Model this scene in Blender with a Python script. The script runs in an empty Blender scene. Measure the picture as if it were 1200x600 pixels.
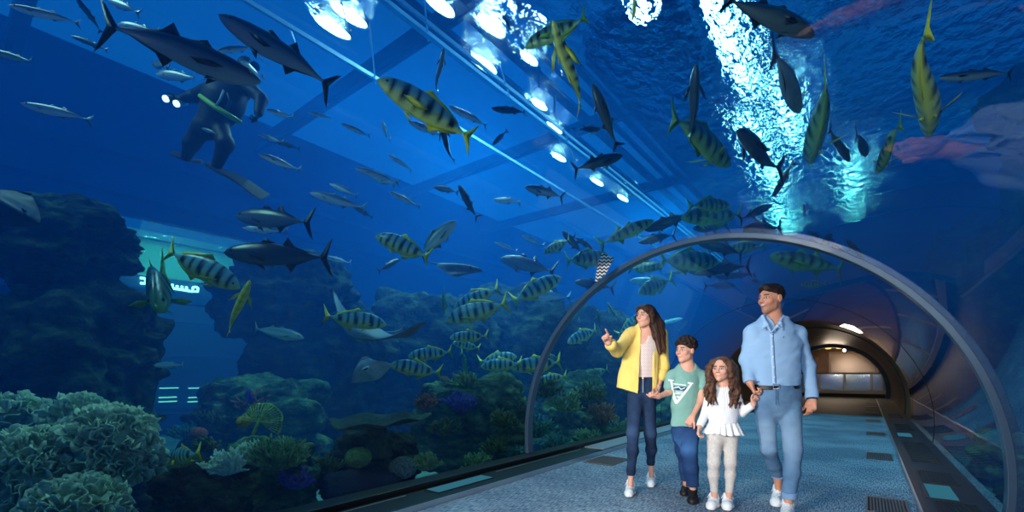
import bpy, bmesh, math, random
import numpy as np
from mathutils import Vector, Matrix, Quaternion

random.seed(7)
PI = math.pi
SC = bpy.context.scene
COL = SC.collection

# ------------------------------------------------------------------ camera
F = 533.0                      # focal length in pixels of the 1200 px wide frame
YAW = math.atan(415 / 533)     # the camera looks this far left of the tunnel axis (+Y)
CAM = Vector((0, 0, 1.09))
FWD = Vector((-math.sin(YAW), math.cos(YAW), 0))
RGT = Vector((math.cos(YAW), math.sin(YAW), 0))
UP = Vector((0, 0, 1))
HOR = 438.0
cam = bpy.data.cameras.new('camera')
cam.sensor_width = 36
cam.lens = 36 * F / 1200
cam.shift_y = (HOR - 300) / 1200
cam.clip_start = 0.05
cam.clip_end = 300
camo = bpy.data.objects.new('camera', cam)
COL.objects.link(camo)
camo.location = CAM
camo.rotation_euler = (PI / 2, 0, YAW)
SC.camera = camo


def RAY(px, py):
    """direction (depth 1 along the view) of a photo point"""
    return FWD + RGT * ((px - 600) / F) + UP * ((HOR - py) / F)


def AT(px, py, d):
    return CAM + RAY(px, py) * d


# tunnel section: a circle cut by the floor
CX, CZ, TR = -1.28, 0.32, 2.10
TEND = 25.0


def glass_depth(px, py):
    """depth at which the ray of a photo point leaves the tunnel"""
    r = RAY(px, py)
    dx, dz = r.x, r.z
    ox, oz = CAM.x - CX, CAM.z - CZ
    a = dx * dx + dz * dz
    b = 2 * (ox * dx + oz * dz)
    c = ox * ox + oz * oz - TR * TR
    return (-b + math.sqrt(b * b - 4 * a * c)) / (2 * a)


# ------------------------------------------------------------------ objects
def link(name, me, mat=None, parent=None):
    o = bpy.data.objects.new(name, me)
    COL.objects.link(o)
    if mat is not None:
        for m in (mat if isinstance(mat, (list, tuple)) else [mat]):
            me.materials.append(m)
    if parent is not None:
        o.parent = parent
    return o


def tag(o, label=None, cat=None, group=None, kind=None):
    if label: o['label'] = label
    if cat: o['category'] = cat
    if group: o['group'] = group
    if kind: o['kind'] = kind
    return o


def empty(name, loc=(0, 0, 0), rz=0.0):
    o = bpy.data.objects.new(name, None)
    COL.objects.link(o)
    o.location = loc
    o.rotation_euler = (0, 0, rz)
    o.empty_display_size = 0.1
    return o


def smooth(me):
    me.polygons.foreach_set('use_smooth', [True] * len(me.polygons))
    return me


class MB:
    """collects vertices and faces of one mesh"""
    def __init__(s):
        s.v = []; s.f = []; s.m = []

    def add(s, vs, fs, mi=0):
        n = len(s.v)
        s.v += [tuple(p) for p in vs]
        s.f += [tuple(i + n for i in f) for f in fs]
        s.m += [mi] * len(fs)
        return s

    def box(s, a, b, mi=0, M=None):
        x0, y0, z0 = a; x1, y1, z1 = b
        vs = [Vector(p) for p in ((x0, y0, z0), (x1, y0, z0), (x1, y1, z0), (x0, y1, z0), (x0, y0, z1), (x1, y0, z1), (x1, y1, z1), (x0, y1, z1))]
        if M is not None: vs = [M @ p for p in vs]
        return s.add(vs, [(0, 3, 2, 1), (4, 5, 6, 7), (0, 1, 5, 4), (1, 2, 6, 5), (2, 3, 7, 6), (3, 0, 4, 7)], mi)

    def tube(s, pts, rad, n=8, mi=0, cap=True):
        pts = [Vector(p) for p in pts]
        rs = rad if isinstance(rad, (list, tuple)) else [rad] * len(pts)
        vs = []; fs = []
        t0 = None; nrm = None
        for i, p in enumerate(pts):
            t = (pts[min(i + 1, len(pts) - 1)] - pts[max(i - 1, 0)]).normalized()
            if nrm is None:
                nrm = t.orthogonal().normalized()
            else:
                nrm = (nrm - t * nrm.dot(t)).normalized()
            bi = t.cross(nrm)
            for k in range(n):
                a = 2 * PI * k / n
                vs.append(p + (nrm * math.cos(a) + bi * math.sin(a)) * rs[i])
        for i in range(len(pts) - 1):
            for k in range(n):
                k2 = (k + 1) % n
                fs.append((i * n + k, i * n + k2, (i + 1) * n + k2, (i + 1) * n + k))
        if cap:
            fs.append(tuple(reversed(range(n))))
            fs.append(tuple(range((len(pts) - 1) * n, len(pts) * n)))
        return s.add(vs, fs, mi)

    def prism(s, prof, y0, y1, mi=0, closed=True, caps=True):
        """profile of (x, z) points drawn out along y"""
        n = len(prof)
        vs = [(x, y0, z) for x, z in prof] + [(x, y1, z) for x, z in prof]
        fs = []
        for i in range(n if closed else n - 1):
            j = (i + 1) % n
            fs.append((i, j, n + j, n + i))
        if closed and caps:
            fs.append(tuple(reversed(range(n)))); fs.append(tuple(range(n, 2 * n)))
        return s.add(vs, fs, mi)

    def mesh(s, name, sm=False):
        me = bpy.data.meshes.new(name)
        me.from_pydata(s.v, [], s.f)
        me.polygons.foreach_set('material_index', s.m)
        if sm: smooth(me)
        me.update()
        return me

    def build(s, name, mat=None, parent=None, sm=False):
        return link(name, s.mesh(name, sm), mat, parent)


def fix_normals(o):
    bm = bmesh.new(); bm.from_mesh(o.data)
    bmesh.ops.recalc_face_normals(bm, faces=bm.faces)
    bm.to_mesh(o.data); bm.free()
    return o


def bevel(o, w=0.01, seg=2):
    m = o.modifiers.new('bevel', 'BEVEL'); m.width = w; m.segments = seg; m.limit_method = 'ANGLE'
    return o


# ------------------------------------------------------------------ numpy noise
def _hash(ix, iy, iz, seed):
    h = (ix * 374761393 + iy * 668265263 + iz * 2147483647 + seed * 974711) & 0xffffffff
    h = ((h ^ (h >> 13)) * 1274126177) & 0xffffffff
    h = h ^ (h >> 16)
    return (h & 0xffff) / 65535.0


def vnoise(p, seed=0):
    i = np.floor(p).astype(np.int64); f = p - i
    f = f * f * (3 - 2 * f)
    r = 0
    for dx in (0, 1):
        for dy in (0, 1):
            for dz in (0, 1):
                w = (f[:, 0] if dx else 1 - f[:, 0]) * (f[:, 1] if dy else 1 - f[:, 1]) * (f[:, 2] if dz else 1 - f[:, 2])
                r = r + w * _hash(i[:, 0] + dx, i[:, 1] + dy, i[:, 2] + dz, seed)
    return r * 2 - 1


def fbm(p, oct=4, seed=0, gain=0.5):
    a = 1.0; r = 0; q = p.copy()
    for k in range(oct):
        r = r + a * vnoise(q, seed + k * 17); q = q * 2.03 + 3.1; a *= gain
    return r


# ------------------------------------------------------------------ materials
def lin(c):
    return tuple((x / 255 / 12.92 if x / 255 <= 0.04045 else ((x / 255 + 0.055) / 1.055) ** 2.4) for x in c)


def nmat(name):
    m = bpy.data.materials.new(name); m.use_nodes = True
    nt = m.node_tree; nt.nodes.clear()
    out = nt.nodes.new('ShaderNodeOutputMaterial')
    return m, nt, out


def N(nt, t, **k):
    n = nt.nodes.new(t)
    for a, v in k.items():
        if a in n.inputs.keys(): n.inputs[a].default_value = v
        else: setattr(n, a, v)
    return n


def mat(name, rgb, rough=0.6, metal=0.0, noise=None, scale=20, bump=0.0, bscale=60, spec=0.5, emit=None, es=1.0, coord='Object', stretch=None, sss=0.0, coat=0.0, detail=4, ramp=(0.35, 0.65)):
    """principled material; noise = second colour mixed in by a procedural noise"""
    m, nt, out = nmat(name)
    L = nt.links.new
    b = N(nt, 'ShaderNodeBsdfPrincipled')
    c = lin(rgb)
    b.inputs['Base Color'].default_value = (*c, 1)
    b.inputs['Roughness'].default_value = rough
    b.inputs['Metallic'].default_value = metal
    b.inputs['Specular IOR Level'].default_value = spec
    b.inputs['Coat Weight'].default_value = coat
    if sss:
        b.inputs['Subsurface Weight'].default_value = sss
        b.inputs['Subsurface Radius'].default_value = (0.012, 0.004, 0.002)
    tc = N(nt, 'ShaderNodeTexCoord')
    src = tc.outputs[coord]
    if stretch:
        mp = N(nt, 'ShaderNodeMapping'); mp.inputs['Scale'].default_value = stretch
        L(src, mp.inputs['Vector']); src = mp.outputs['Vector']
    if noise is not None:
        tx = N(nt, 'ShaderNodeTexNoise'); tx.inputs['Scale'].default_value = scale; tx.inputs['Detail'].default_value = detail
        L(src, tx.inputs['Vector'])
        cr = N(nt, 'ShaderNodeValToRGB')
        cr.color_ramp.elements[0].position = ramp[0]; cr.color_ramp.elements[1].position = ramp[1]
        cr.color_ramp.elements[0].color = (*c, 1); cr.color_ramp.elements[1].color = (*lin(noise), 1)
        L(tx.outputs['Fac'], cr.inputs['Fac']); L(cr.outputs['Color'], b.inputs['Base Color'])
    if bump:
        t2 = N(nt, 'ShaderNodeTexNoise'); t2.inputs['Scale'].default_value = bscale; t2.inputs['Detail'].default_value = 5
        L(src, t2.inputs['Vector'])
        bp = N(nt, 'ShaderNodeBump'); bp.inputs['Strength'].default_value = bump; bp.inputs['Distance'].default_value = 0.02
        L(t2.outputs['Fac'], bp.inputs['Height']); L(bp.outputs['Normal'], b.inputs['Normal'])
    if emit is not None:
        b.inputs['Emission Color'].default_value = (*lin(emit), 1); b.inputs['Emission Strength'].default_value = es
    L(b.outputs['BSDF'], out.inputs['Surface'])
    return m


def vcmat(name, rough=0.5, spec=0.5, sss=0.0, bump=0.0, bscale=80, coat=0.0):
    """material whose own colour pattern is stored on the mesh as the attribute 'Col'"""
    m, nt, out = nmat(name); L = nt.links.new
    b = N(nt, 'ShaderNodeBsdfPrincipled'); a = N(nt, 'ShaderNodeAttribute', attribute_name='Col')
    L(a.outputs['Color'], b.inputs['Base Color'])
    b.inputs['Roughness'].default_value = rough; b.inputs['Specular IOR Level'].default_value = spec
    b.inputs['Coat Weight'].default_value = coat
    if sss:
        b.inputs['Subsurface Weight'].default_value = sss; b.inputs['Subsurface Radius'].default_value = (0.012, 0.004, 0.002)
    if bump:
        t = N(nt, 'ShaderNodeTexNoise', Scale=bscale); tc = N(nt, 'ShaderNodeTexCoord'); L(tc.outputs['Object'], t.inputs['Vector'])
        bp = N(nt, 'ShaderNodeBump', Strength=bump, Distance=0.002); L(t.outputs['Fac'], bp.inputs['Height']); L(bp.outputs['Normal'], b.inputs['Normal'])
    L(b.outputs['BSDF'], out.inputs['Surface'])
    return m


def emis(name, rgb, s):
    m, nt, out = nmat(name)
    e = N(nt, 'ShaderNodeEmission', Strength=s); e.inputs['Color'].default_value = (*lin(rgb), 1)
    nt.links.new(e.outputs[0], out.inputs['Surface'])
    return m


def setcol(me, cols):
    a = me.color_attributes.new('Col', 'FLOAT_COLOR', 'POINT')
    c = np.ones((len(me.vertices), 4)); c[:, :3] = cols
    a.data.foreach_set('color', c.astype(np.float32).ravel())
# ================================================================== SETTING
TANK_L, TANK_R, TANK_B, TANK_F = -15.0, 9.0, -7.0, 25.0
TANK_Z, SURF = -0.75, 6.1


def arc(r, z0=0.0, n=64, cx=CX, cz=CZ):
    """points of the tunnel section from the right foot over the top to the left foot"""
    a0 = math.asin((z0 - cz) / r)
    return [(cx + r * math.cos(a), cz + r * math.sin(a)) for a in np.linspace(a0, PI - a0, n)]


# --- water: one body with a notch where the tunnel runs
def water():
    m, nt, out = nmat('sea_water'); L = nt.links.new
    tr = N(nt, 'ShaderNodeBsdfTransparent')
    L(tr.outputs[0], out.inputs['Surface'])
    sc = N(nt, 'ShaderNodeVolumeScatter', Density=WS, Anisotropy=0.15); sc.inputs['Color'].default_value = (*WSC, 1)
    ab = N(nt, 'ShaderNodeVolumeAbsorption', Density=WA); ab.inputs['Color'].default_value = (*WAC, 1)
    ad = N(nt, 'ShaderNodeAddShader'); L(sc.outputs[0], ad.inputs[0]); L(ab.outputs[0], ad.inputs[1])
    L(ad.outputs[0], out.inputs['Volume'])
    # second material: rippled surface seen from below
    s, nt, out = nmat('water_surface_ripples'); L = nt.links.new
    tc = N(nt, 'ShaderNodeTexCoord'); mp = N(nt, 'ShaderNodeMapping'); mp.inputs['Scale'].default_value = (3.4, 1.9, 1)
    L(tc.outputs['Object'], mp.inputs[0])
    n1 = N(nt, 'ShaderNodeTexNoise', Scale=2.0, Detail=4.0); L(mp.outputs[0], n1.inputs['Vector'])
    bp = N(nt, 'ShaderNodeBump', Strength=1.0, Distance=0.30); L(n1.outputs['Fac'], bp.inputs['Height'])
    rf = N(nt, 'ShaderNodeBsdfGlass', IOR=1.06, Roughness=0.0); L(bp.outputs[0], rf.inputs['Normal'])
    tr = N(nt, 'ShaderNodeBsdfTransparent')
    mx = N(nt, 'ShaderNodeMixShader'); sx = N(nt, 'ShaderNodeSeparateXYZ'); L(tc.outputs['Object'], sx.inputs[0])
    mr = N(nt, 'ShaderNodeMapRange'); mr.inputs[1].default_value = -4.2; mr.inputs[2].default_value = -3.2; mr.inputs[3].default_value = .08; mr.inputs[4].default_value = 1.0; L(sx.outputs[0], mr.inputs[0]); L(mr.outputs[0], mx.inputs[0])
    L(tr.outputs[0], mx.inputs[1]); L(rf.outputs[0], mx.inputs[2]); L(mx.outputs[0], out.inputs['Surface'])
    b = MB()
    pr = arc(TR + 0.06, TANK_Z, 72)
    prof = [(TANK_R, TANK_Z)] + pr[:0] + [(TANK_R, SURF), (TANK_L, SURF), (TANK_L, TANK_Z)] + list(reversed(pr))
    b.prism(prof, TANK_B, TEND, 0)
    for i, f in enumerate(b.f):
        pass
    o = b.build('water', [m], None)
    fix_normals(o)
    tag(o, kind='structure')
    # the moving surface, just above the water body
    q = MB(); q.add([(TANK_L, TANK_B, SURF + .02), (TANK_R, TANK_B, SURF + .02), (TANK_R, TANK_F, SURF + .02), (TANK_L, TANK_F, SURF + .02)], [(0, 1, 2, 3)])
    o2 = q.build('water_surface', [s]); tag(o2, kind='structure')


WS, WSC = 0.075, (0.01, 0.25, 1.0)
WA, WAC = 0.20, (0.25, 0.84, 0.95)
water()

# --- acrylic shell of the tunnel
def acrylic():
    m, nt, out = nmat('clear_acrylic'); L = nt.links.new
    fr = N(nt, 'ShaderNodeFresnel', IOR=1.27)
    tc = N(nt, 'ShaderNodeTexCoord'); mp = N(nt, 'ShaderNodeMapping'); mp.inputs['Scale'].default_value = (1, .25, 1); L(tc.outputs['Object'], mp.inputs[0])
    n1 = N(nt, 'ShaderNodeTexNoise', Scale=2.5, Detail=2.0); L(mp.outputs[0], n1.inputs['Vector'])
    bp = N(nt, 'ShaderNodeBump', Strength=0.05, Distance=0.02); L(n1.outputs['Fac'], bp.inputs['Height'])
    gl = N(nt, 'ShaderNodeBsdfGlossy', Roughness=0.015); L(bp.outputs[0], gl.inputs['Normal'])
    tr = N(nt, 'ShaderNodeBsdfTransparent'); tr.inputs['Color'].default_value = (.97, .99, 1, 1)
    mx = N(nt, 'ShaderNodeMixShader'); L(fr.outputs[0], mx.inputs[0]); L(tr.outputs[0], mx.inputs[1]); L(gl.outputs[0], mx.inputs[2])
    L(mx.outputs[0], out.inputs['Surface'])
    b = MB(); b.prism(arc(TR, 0, 96), -6.9, 14.0, closed=False)
    o = b.build('wall_tunnel', m, sm=True); tag(o, kind='structure')
acrylic()

# --- arches
M_RIM = mat('blue_grey_painted_steel', (66, 92, 116), 0.35, 0.3, coat=.3)
M_SEAL = mat('dark_rubber_seal', (18, 24, 30), 0.6)
def ring(y, name, w=0.11, th=0.045, m=M_RIM):
    b = MB(); n = 96
    inn = arc(TR - th, 0.0, n); ou = arc(TR + 0.005, 0.0, n)
    prof = inn + list(reversed(ou))
    b.prism(prof, y, y + w, caps=False)
    k = len(prof)
    for i in range(n - 1):
        for o_ in (0, k):
            b.f.append((o_ + i, o_ + i + 1, o_ + k - 2 - i, o_ + k - 1 - i)); b.m.append(0)
    o = b.build(name, m); fix_normals(o); bevel(o, .006)
    for p in o.data.polygons: p.use_smooth = False
    return tag(o, kind='structure')
ring(4.60, 'trim_1')
ring(-1.9, 'trim_2')
ring(TEND - .1, 'trim_3', .22, .16, mat('slate_blue_arch', (50, 84, 110), .6, 0))
# bonded joints of the acrylic between the arches
ring(15.6, 'trim_4', .05, .02, M_SEAL)
ring(9.4, 'trim_13', .02, .006, M_SEAL)

# --- carpet floor
def carpet():
    m, nt, out = nmat('blue_grey_carpet'); L = nt.links.new
    b = N(nt, 'ShaderNodeBsdfPrincipled', Roughness=0.95); b.inputs['Specular IOR Level'].default_value = .15
    tc = N(nt, 'ShaderNodeTexCoord')
    mp = N(nt, 'ShaderNodeMapping'); mp.inputs['Scale'].default_value = (60, 9, 1); L(tc.outputs['Object'], mp.inputs[0])
    n1 = N(nt, 'ShaderNodeTexNoise', Scale=1.6, Detail=5.0); L(mp.outputs[0], n1.inputs['Vector'])
    n2 = N(nt, 'ShaderNodeTexNoise', Scale=1.1, Detail=3.0); L(tc.outputs['Object'], n2.inputs['Vector'])
    c1 = N(nt, 'ShaderNodeValToRGB'); e = c1.color_ramp.elements
    e[0].position = .36; e[0].color = (*lin((78, 100, 120)), 1); e[1].position = .66; e[1].color = (*lin((168, 184, 196)), 1)
    L(n1.outputs['Fac'], c1.inputs[0])
    c2 = N(nt, 'ShaderNodeValToRGB'); e = c2.color_ramp.elements
    e[0].position = .40; e[0].color = (.62, .64, .70, 1); e[1].position = .6; e[1].color = (1, 1, 1, 1)
    L(n2.outputs['Fac'], c2.inputs[0])
    mu = N(nt, 'ShaderNodeMix', data_type='RGBA', blend_type='MULTIPLY'); mu.inputs[0].default_value = 1
    L(c1.outputs[0], mu.inputs[6]); L(c2.outputs[0], mu.inputs[7]); L(mu.outputs[2], b.inputs['Base Color'])
    bp = N(nt, 'ShaderNodeBump', Strength=.5, Distance=.004); L(n1.outputs['Fac'], bp.inputs['Height']); L(bp.outputs[0], b.inputs['Normal'])
    L(b.outputs[0], out.inputs['Surface'])
    q = MB(); q.box((-3.45, -7, -.12), (.9, 15.0, 0)); q.build('floor', m); tag(bpy.data.objects['floor'], kind='structure')
carpet()

# --- plinths at the feet of the glass
M_PL = mat('dark_anodised_plinth', (50, 56, 68), 0.45, 0.4, noise=(36, 40, 50), scale=3)
M_PLB = mat('black_painted_plinth', (14, 17, 22), 0.4)
M_CHROME = mat('brushed_steel_edge', (200, 205, 210), 0.3, 0.9)
M_GRATE = mat('dark_vent_slats', (26, 26, 30), 0.5)
M_GRATE2 = mat('bronze_vent_slats', (120, 104, 100), 0.45, .3)
E_POOL = emis('lit_teal_panel', (80, 170, 200), .35)
def plinths():
    o = MB().box((.345, -7, .001), (.80, 25, .035)).build('trim_5', M_PL); bevel(o, .004); tag(o, kind='structure')
    o = MB().box((.330, -7, .001), (.345, 25, .038)).build('trim_6', M_CHROME); tag(o, kind='structure')
    o = MB().box((-3.36, -7, .001), (-2.83, 25, .05)).box((-3.36, -7, .05), (-3.16, 25, .10)).build('trim_7', M_PLB); bevel(o, .004); tag(o, kind='structure')
    o = MB().box((-2.83, -7, .001), (-2.815, 25, .045)).build('trim_8', M_CHROME); tag(o, kind='structure')
plinths()

# --- tank: walls and sandy bed
M_WALL = mat('blue_painted_tank_wall', (10, 52, 96), 0.8, noise=(8, 40, 84), scale=.6)
M_SAND = mat('pale_aquarium_sand', (128, 150, 140), 0.95, noise=(96, 116, 110), scale=3, bump=.6, bscale=25)
def tank():
    # bed: a gently rolling sheet
    def bed(x0, x1, nx, ny, name):
        b = MB(); X = np.linspace(x0, x1, nx); Y = np.linspace(TANK_B, TANK_F, ny)
        P = np.array([(x, y, 0) for y in Y for x in X])
        z = TANK_Z + .12 + .10 * fbm(P * .7, 3, 5)
        b.add([(p[0], p[1], zz) for p, zz in zip(P, z)], [(j * nx + i, j * nx + i + 1, (j + 1) * nx + i + 1, (j + 1) * nx + i) for j in range(ny - 1) for i in range(nx - 1)])
        o = b.build(name, M_SAND, sm=True); tag(o, kind='structure')
    bed(TANK_L, -3.42, 50, 160, 'ground_left'); bed(.86, TANK_R, 40, 160, 'ground_right')
    q = MB().box((TANK_L - .3, TANK_B, TANK_Z), (TANK_L, 1.5, 9)).box((TANK_L - .3, 9.0, TANK_Z), (TANK_L, TANK_F, 9))
    q.box((TANK_L - .3, 1.5, 5.2), (TANK_L, 9.0, 9)).box((TANK_L - .3, 1.5, TANK_Z), (TANK_L, 9.0, 0.0))
    # ledges of the wall
    for z in (3.0, 5.6, 6.6):
        q.box((TANK_L, TANK_B, z), (TANK_L + .35, TANK_F, z + .3))
    tag(q.build('wall_left', M_WALL), kind='structure')
    tag(MB().box((TANK_R, TANK_B, TANK_Z), (TANK_R + .3, TANK_F, 9)).build('wall_right', M_WALL), kind='structure')
    pr = list(reversed(arc(TR + .02, 0.0, 48)))
    prof = [(TANK_L, TANK_Z), (TANK_L, 9), (TANK_R, 9), (TANK_R, TANK_Z), (CX + 2.14, TANK_Z)] + list(reversed(pr)) + [(CX - 2.14, TANK_Z)]
    o = MB().prism(prof, TANK_F, TANK_F + .3).build('wall_far', M_WALL); fix_normals(o); tag(o, kind='structure')
tank()

# --- lamps over the water
E_LAMP = emis('lamp_glow', (190, 230, 255), 170)
E_STRIP = emis('strip_lamp_glow', (165, 222, 255), 62)
M_LAMPB = mat('lamp_housing', (60, 66, 72), .4, .6)
def lamp(x, y, lx, ly, label, group, z=7.2, name='pool_lamp', glow=None):
    r = empty(name, (x, y, z)); tag(r, label, 'lamp', group)
    b = MB(); n = 20
    def ell(s, zz): return [(lx / 2 * s * math.cos(2 * PI * k / n), ly / 2 * s * math.sin(2 * PI * k / n), zz) for k in range(n)]
    vs = ell(1.12, -.03) + ell(1.12, .1) + ell(.6, .3)
    fs = [(k, (k + 1) % n, n + (k + 1) % n, n + k) for k in range(n)] + [(n + k, n + (k + 1) % n, 2 * n + (k + 1) % n, 2 * n + k) for k in range(n)] + [tuple(range(2 * n, 3 * n))]
    b.add(vs, fs); b.tube([(0, 0, .3), (0, 0, .82)], .03)
    b.build('housing', M_LAMPB, r)
    MB().add(ell(1, -.02), [tuple(reversed(range(n)))]).build('diffuser', glow or E_LAMP, r)
    return r
HP = 6.1
OV = [(410, 18, 'oval lamp nearest the top left of the lit row, its glow split in two'), (515, 5, 'round oval lamp cut by the top edge in the lit row'), (576, 30, 'large oval lamp second from the top edge in the lit row'), (567, 75, 'tilted oval lamp under the large one in the lit row'), (390, 32, 'dim oval lamp beside the split glow one'), (620, 68, 'long narrow lamp left of the spread fin trevally'), (632, 122, 'small narrow lamp below the long narrow one'), (650, 150, 'narrow tilted lamp above the dark jack'), (655, 184, 'round lamp above the bright oval near the dark jack'), (700, 213, 'bright oval lamp under the dark jack'), (753, 20, 'small lamp by the top edge next to the cut yellow fish'), (730, 232, 'small lamp low in the row towards the arch')]
for px, py, lb in OV:
    r = RAY(px, py); d = HP / r.z
    big = 1.0 if py < 80 and px < 600 else .7
    lamp(r.x * d, r.y * d, .24 * big, .40 * big * (.6 + .13 * d), lb, 'oval lamps above the water')
for i, (a, v0, v1, w_, lb) in enumerate([(-.33, .95, 1.9, .15, 'brightest strip lamp above the rippled water, nearest the top edge'), (-.385, 1.95, 3.1, .18, 'strip lamp over the rippled water, middle of the long row'), (-.44, 3.2, 4.0, .22, 'strip lamp over the rippled water, farthest of the long row'), (-.06, 2.6, 3.9, .10, 'strip lamp glittering above the right of the arch crown'), (-.24, 1.75, 2.5, .10, 'thin strip lamp right of the brightest glitter')]):
    lamp(a * HP, (v0 + v1) / 2 * HP, w_, (v1 - v0) * HP, lb, 'strip lamps above the water', name='strip_lamp', glow=E_STRIP)

# --- roof over the water: beams and their struts
M_BEAM = mat('pale_steel_beam', (170, 220, 245), .5, .1)
M_BEAM2 = mat('dark_roof_beam', (40, 60, 80), .6, .1)
H2 = 5.96 - 1.09
for a, w_, lb in ((-1.31, .025, 'thin pale beam running from the top left lamps to the striped trevally'), (-1.02, .04, 'wide pale beam running from the top edge down behind the dark fish'), (-.985, .015, 'hair thin pale beam just right of the wide beam')):
    tag(MB().box((a * H2 - w_, TANK_B, 5.93), (a * H2 + w_, TANK_F - .3, 5.99)).build('roof_beam', M_BEAM), lb, 'beam', 'pale beams at the water surface')
ST = [(400, 0, 408, 38), (433, 28, 440, 98), (497, 0, 502, 48), (585, 75, 600, 122), (340, 35, 350, 62), (612, 40, 622, 78), (660, 150, 674, 190)]
for x0, y0, x1, y1 in ST:
    r1, r0 = RAY(x1, y1), RAY(x0, y0)
    p1 = CAM + r1 * (H2 / r1.z); p0 = CAM + r0 * (H2 / r0.z); 
    tag(MB().tube([p0, p1], .014, 6).build('roof_strut', M_BEAM), 'short thin pale strut at the water surface between the beams', 'beam', 'struts at the water surface')
for k in range(5):
    y = 1 + k * 5.2
    tag(MB().box((TANK_L, y, 8.0), (TANK_R, y + .25, 8.3)).box((TANK_L, y + .1, 7.95), (TANK_R, y + .15, 8.0)).build('roof_truss', M_BEAM2), 'dark cross beam high over the water carrying the lamps', 'beam', 'dark cross beams over the water')
for a in (-1.14, -.91, -.85, -.98, -.84, -1.0, -1.1, -.38, -.06, -.24, -.45, -.32, -.7):
    tag(MB().box((a * HP - .06, TANK_B, 7.98), (a * HP + .06, TANK_F, 8.08)).build('lamp_rail', M_BEAM2), 'slim dark rail over the water that a row of lamps hangs from', 'rail', 'dark lamp rails over the water')

tag(MB().box((-4.5, 8.2, 7.9), (-2.75, 15.5, 7.98)).box((-4.5, 8.2, 7.4), (-4.42, 15.5, 7.9)).box((-2.83, 8.2, 7.4), (-2.75, 15.5, 7.9)).box((-4.42, 8.2, 7.4), (-2.83, 15.5, 7.46)).build('added_shade_panel', mat('dark_shade_panel', (8, 22, 44), .8)), 'dark panel added as shade over the water between the oval lamps and the glitter', 'shade_panel')  # dark panel added to give the shadowed stretch of the water surface
# --- world
w = bpy.data.worlds.new('world'); SC.world = w; w.use_nodes = True
bg = w.node_tree.nodes['Background']; bg.inputs[0].default_value = (*lin((22, 112, 222)), 1); bg.inputs[1].default_value = 0.54
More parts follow.
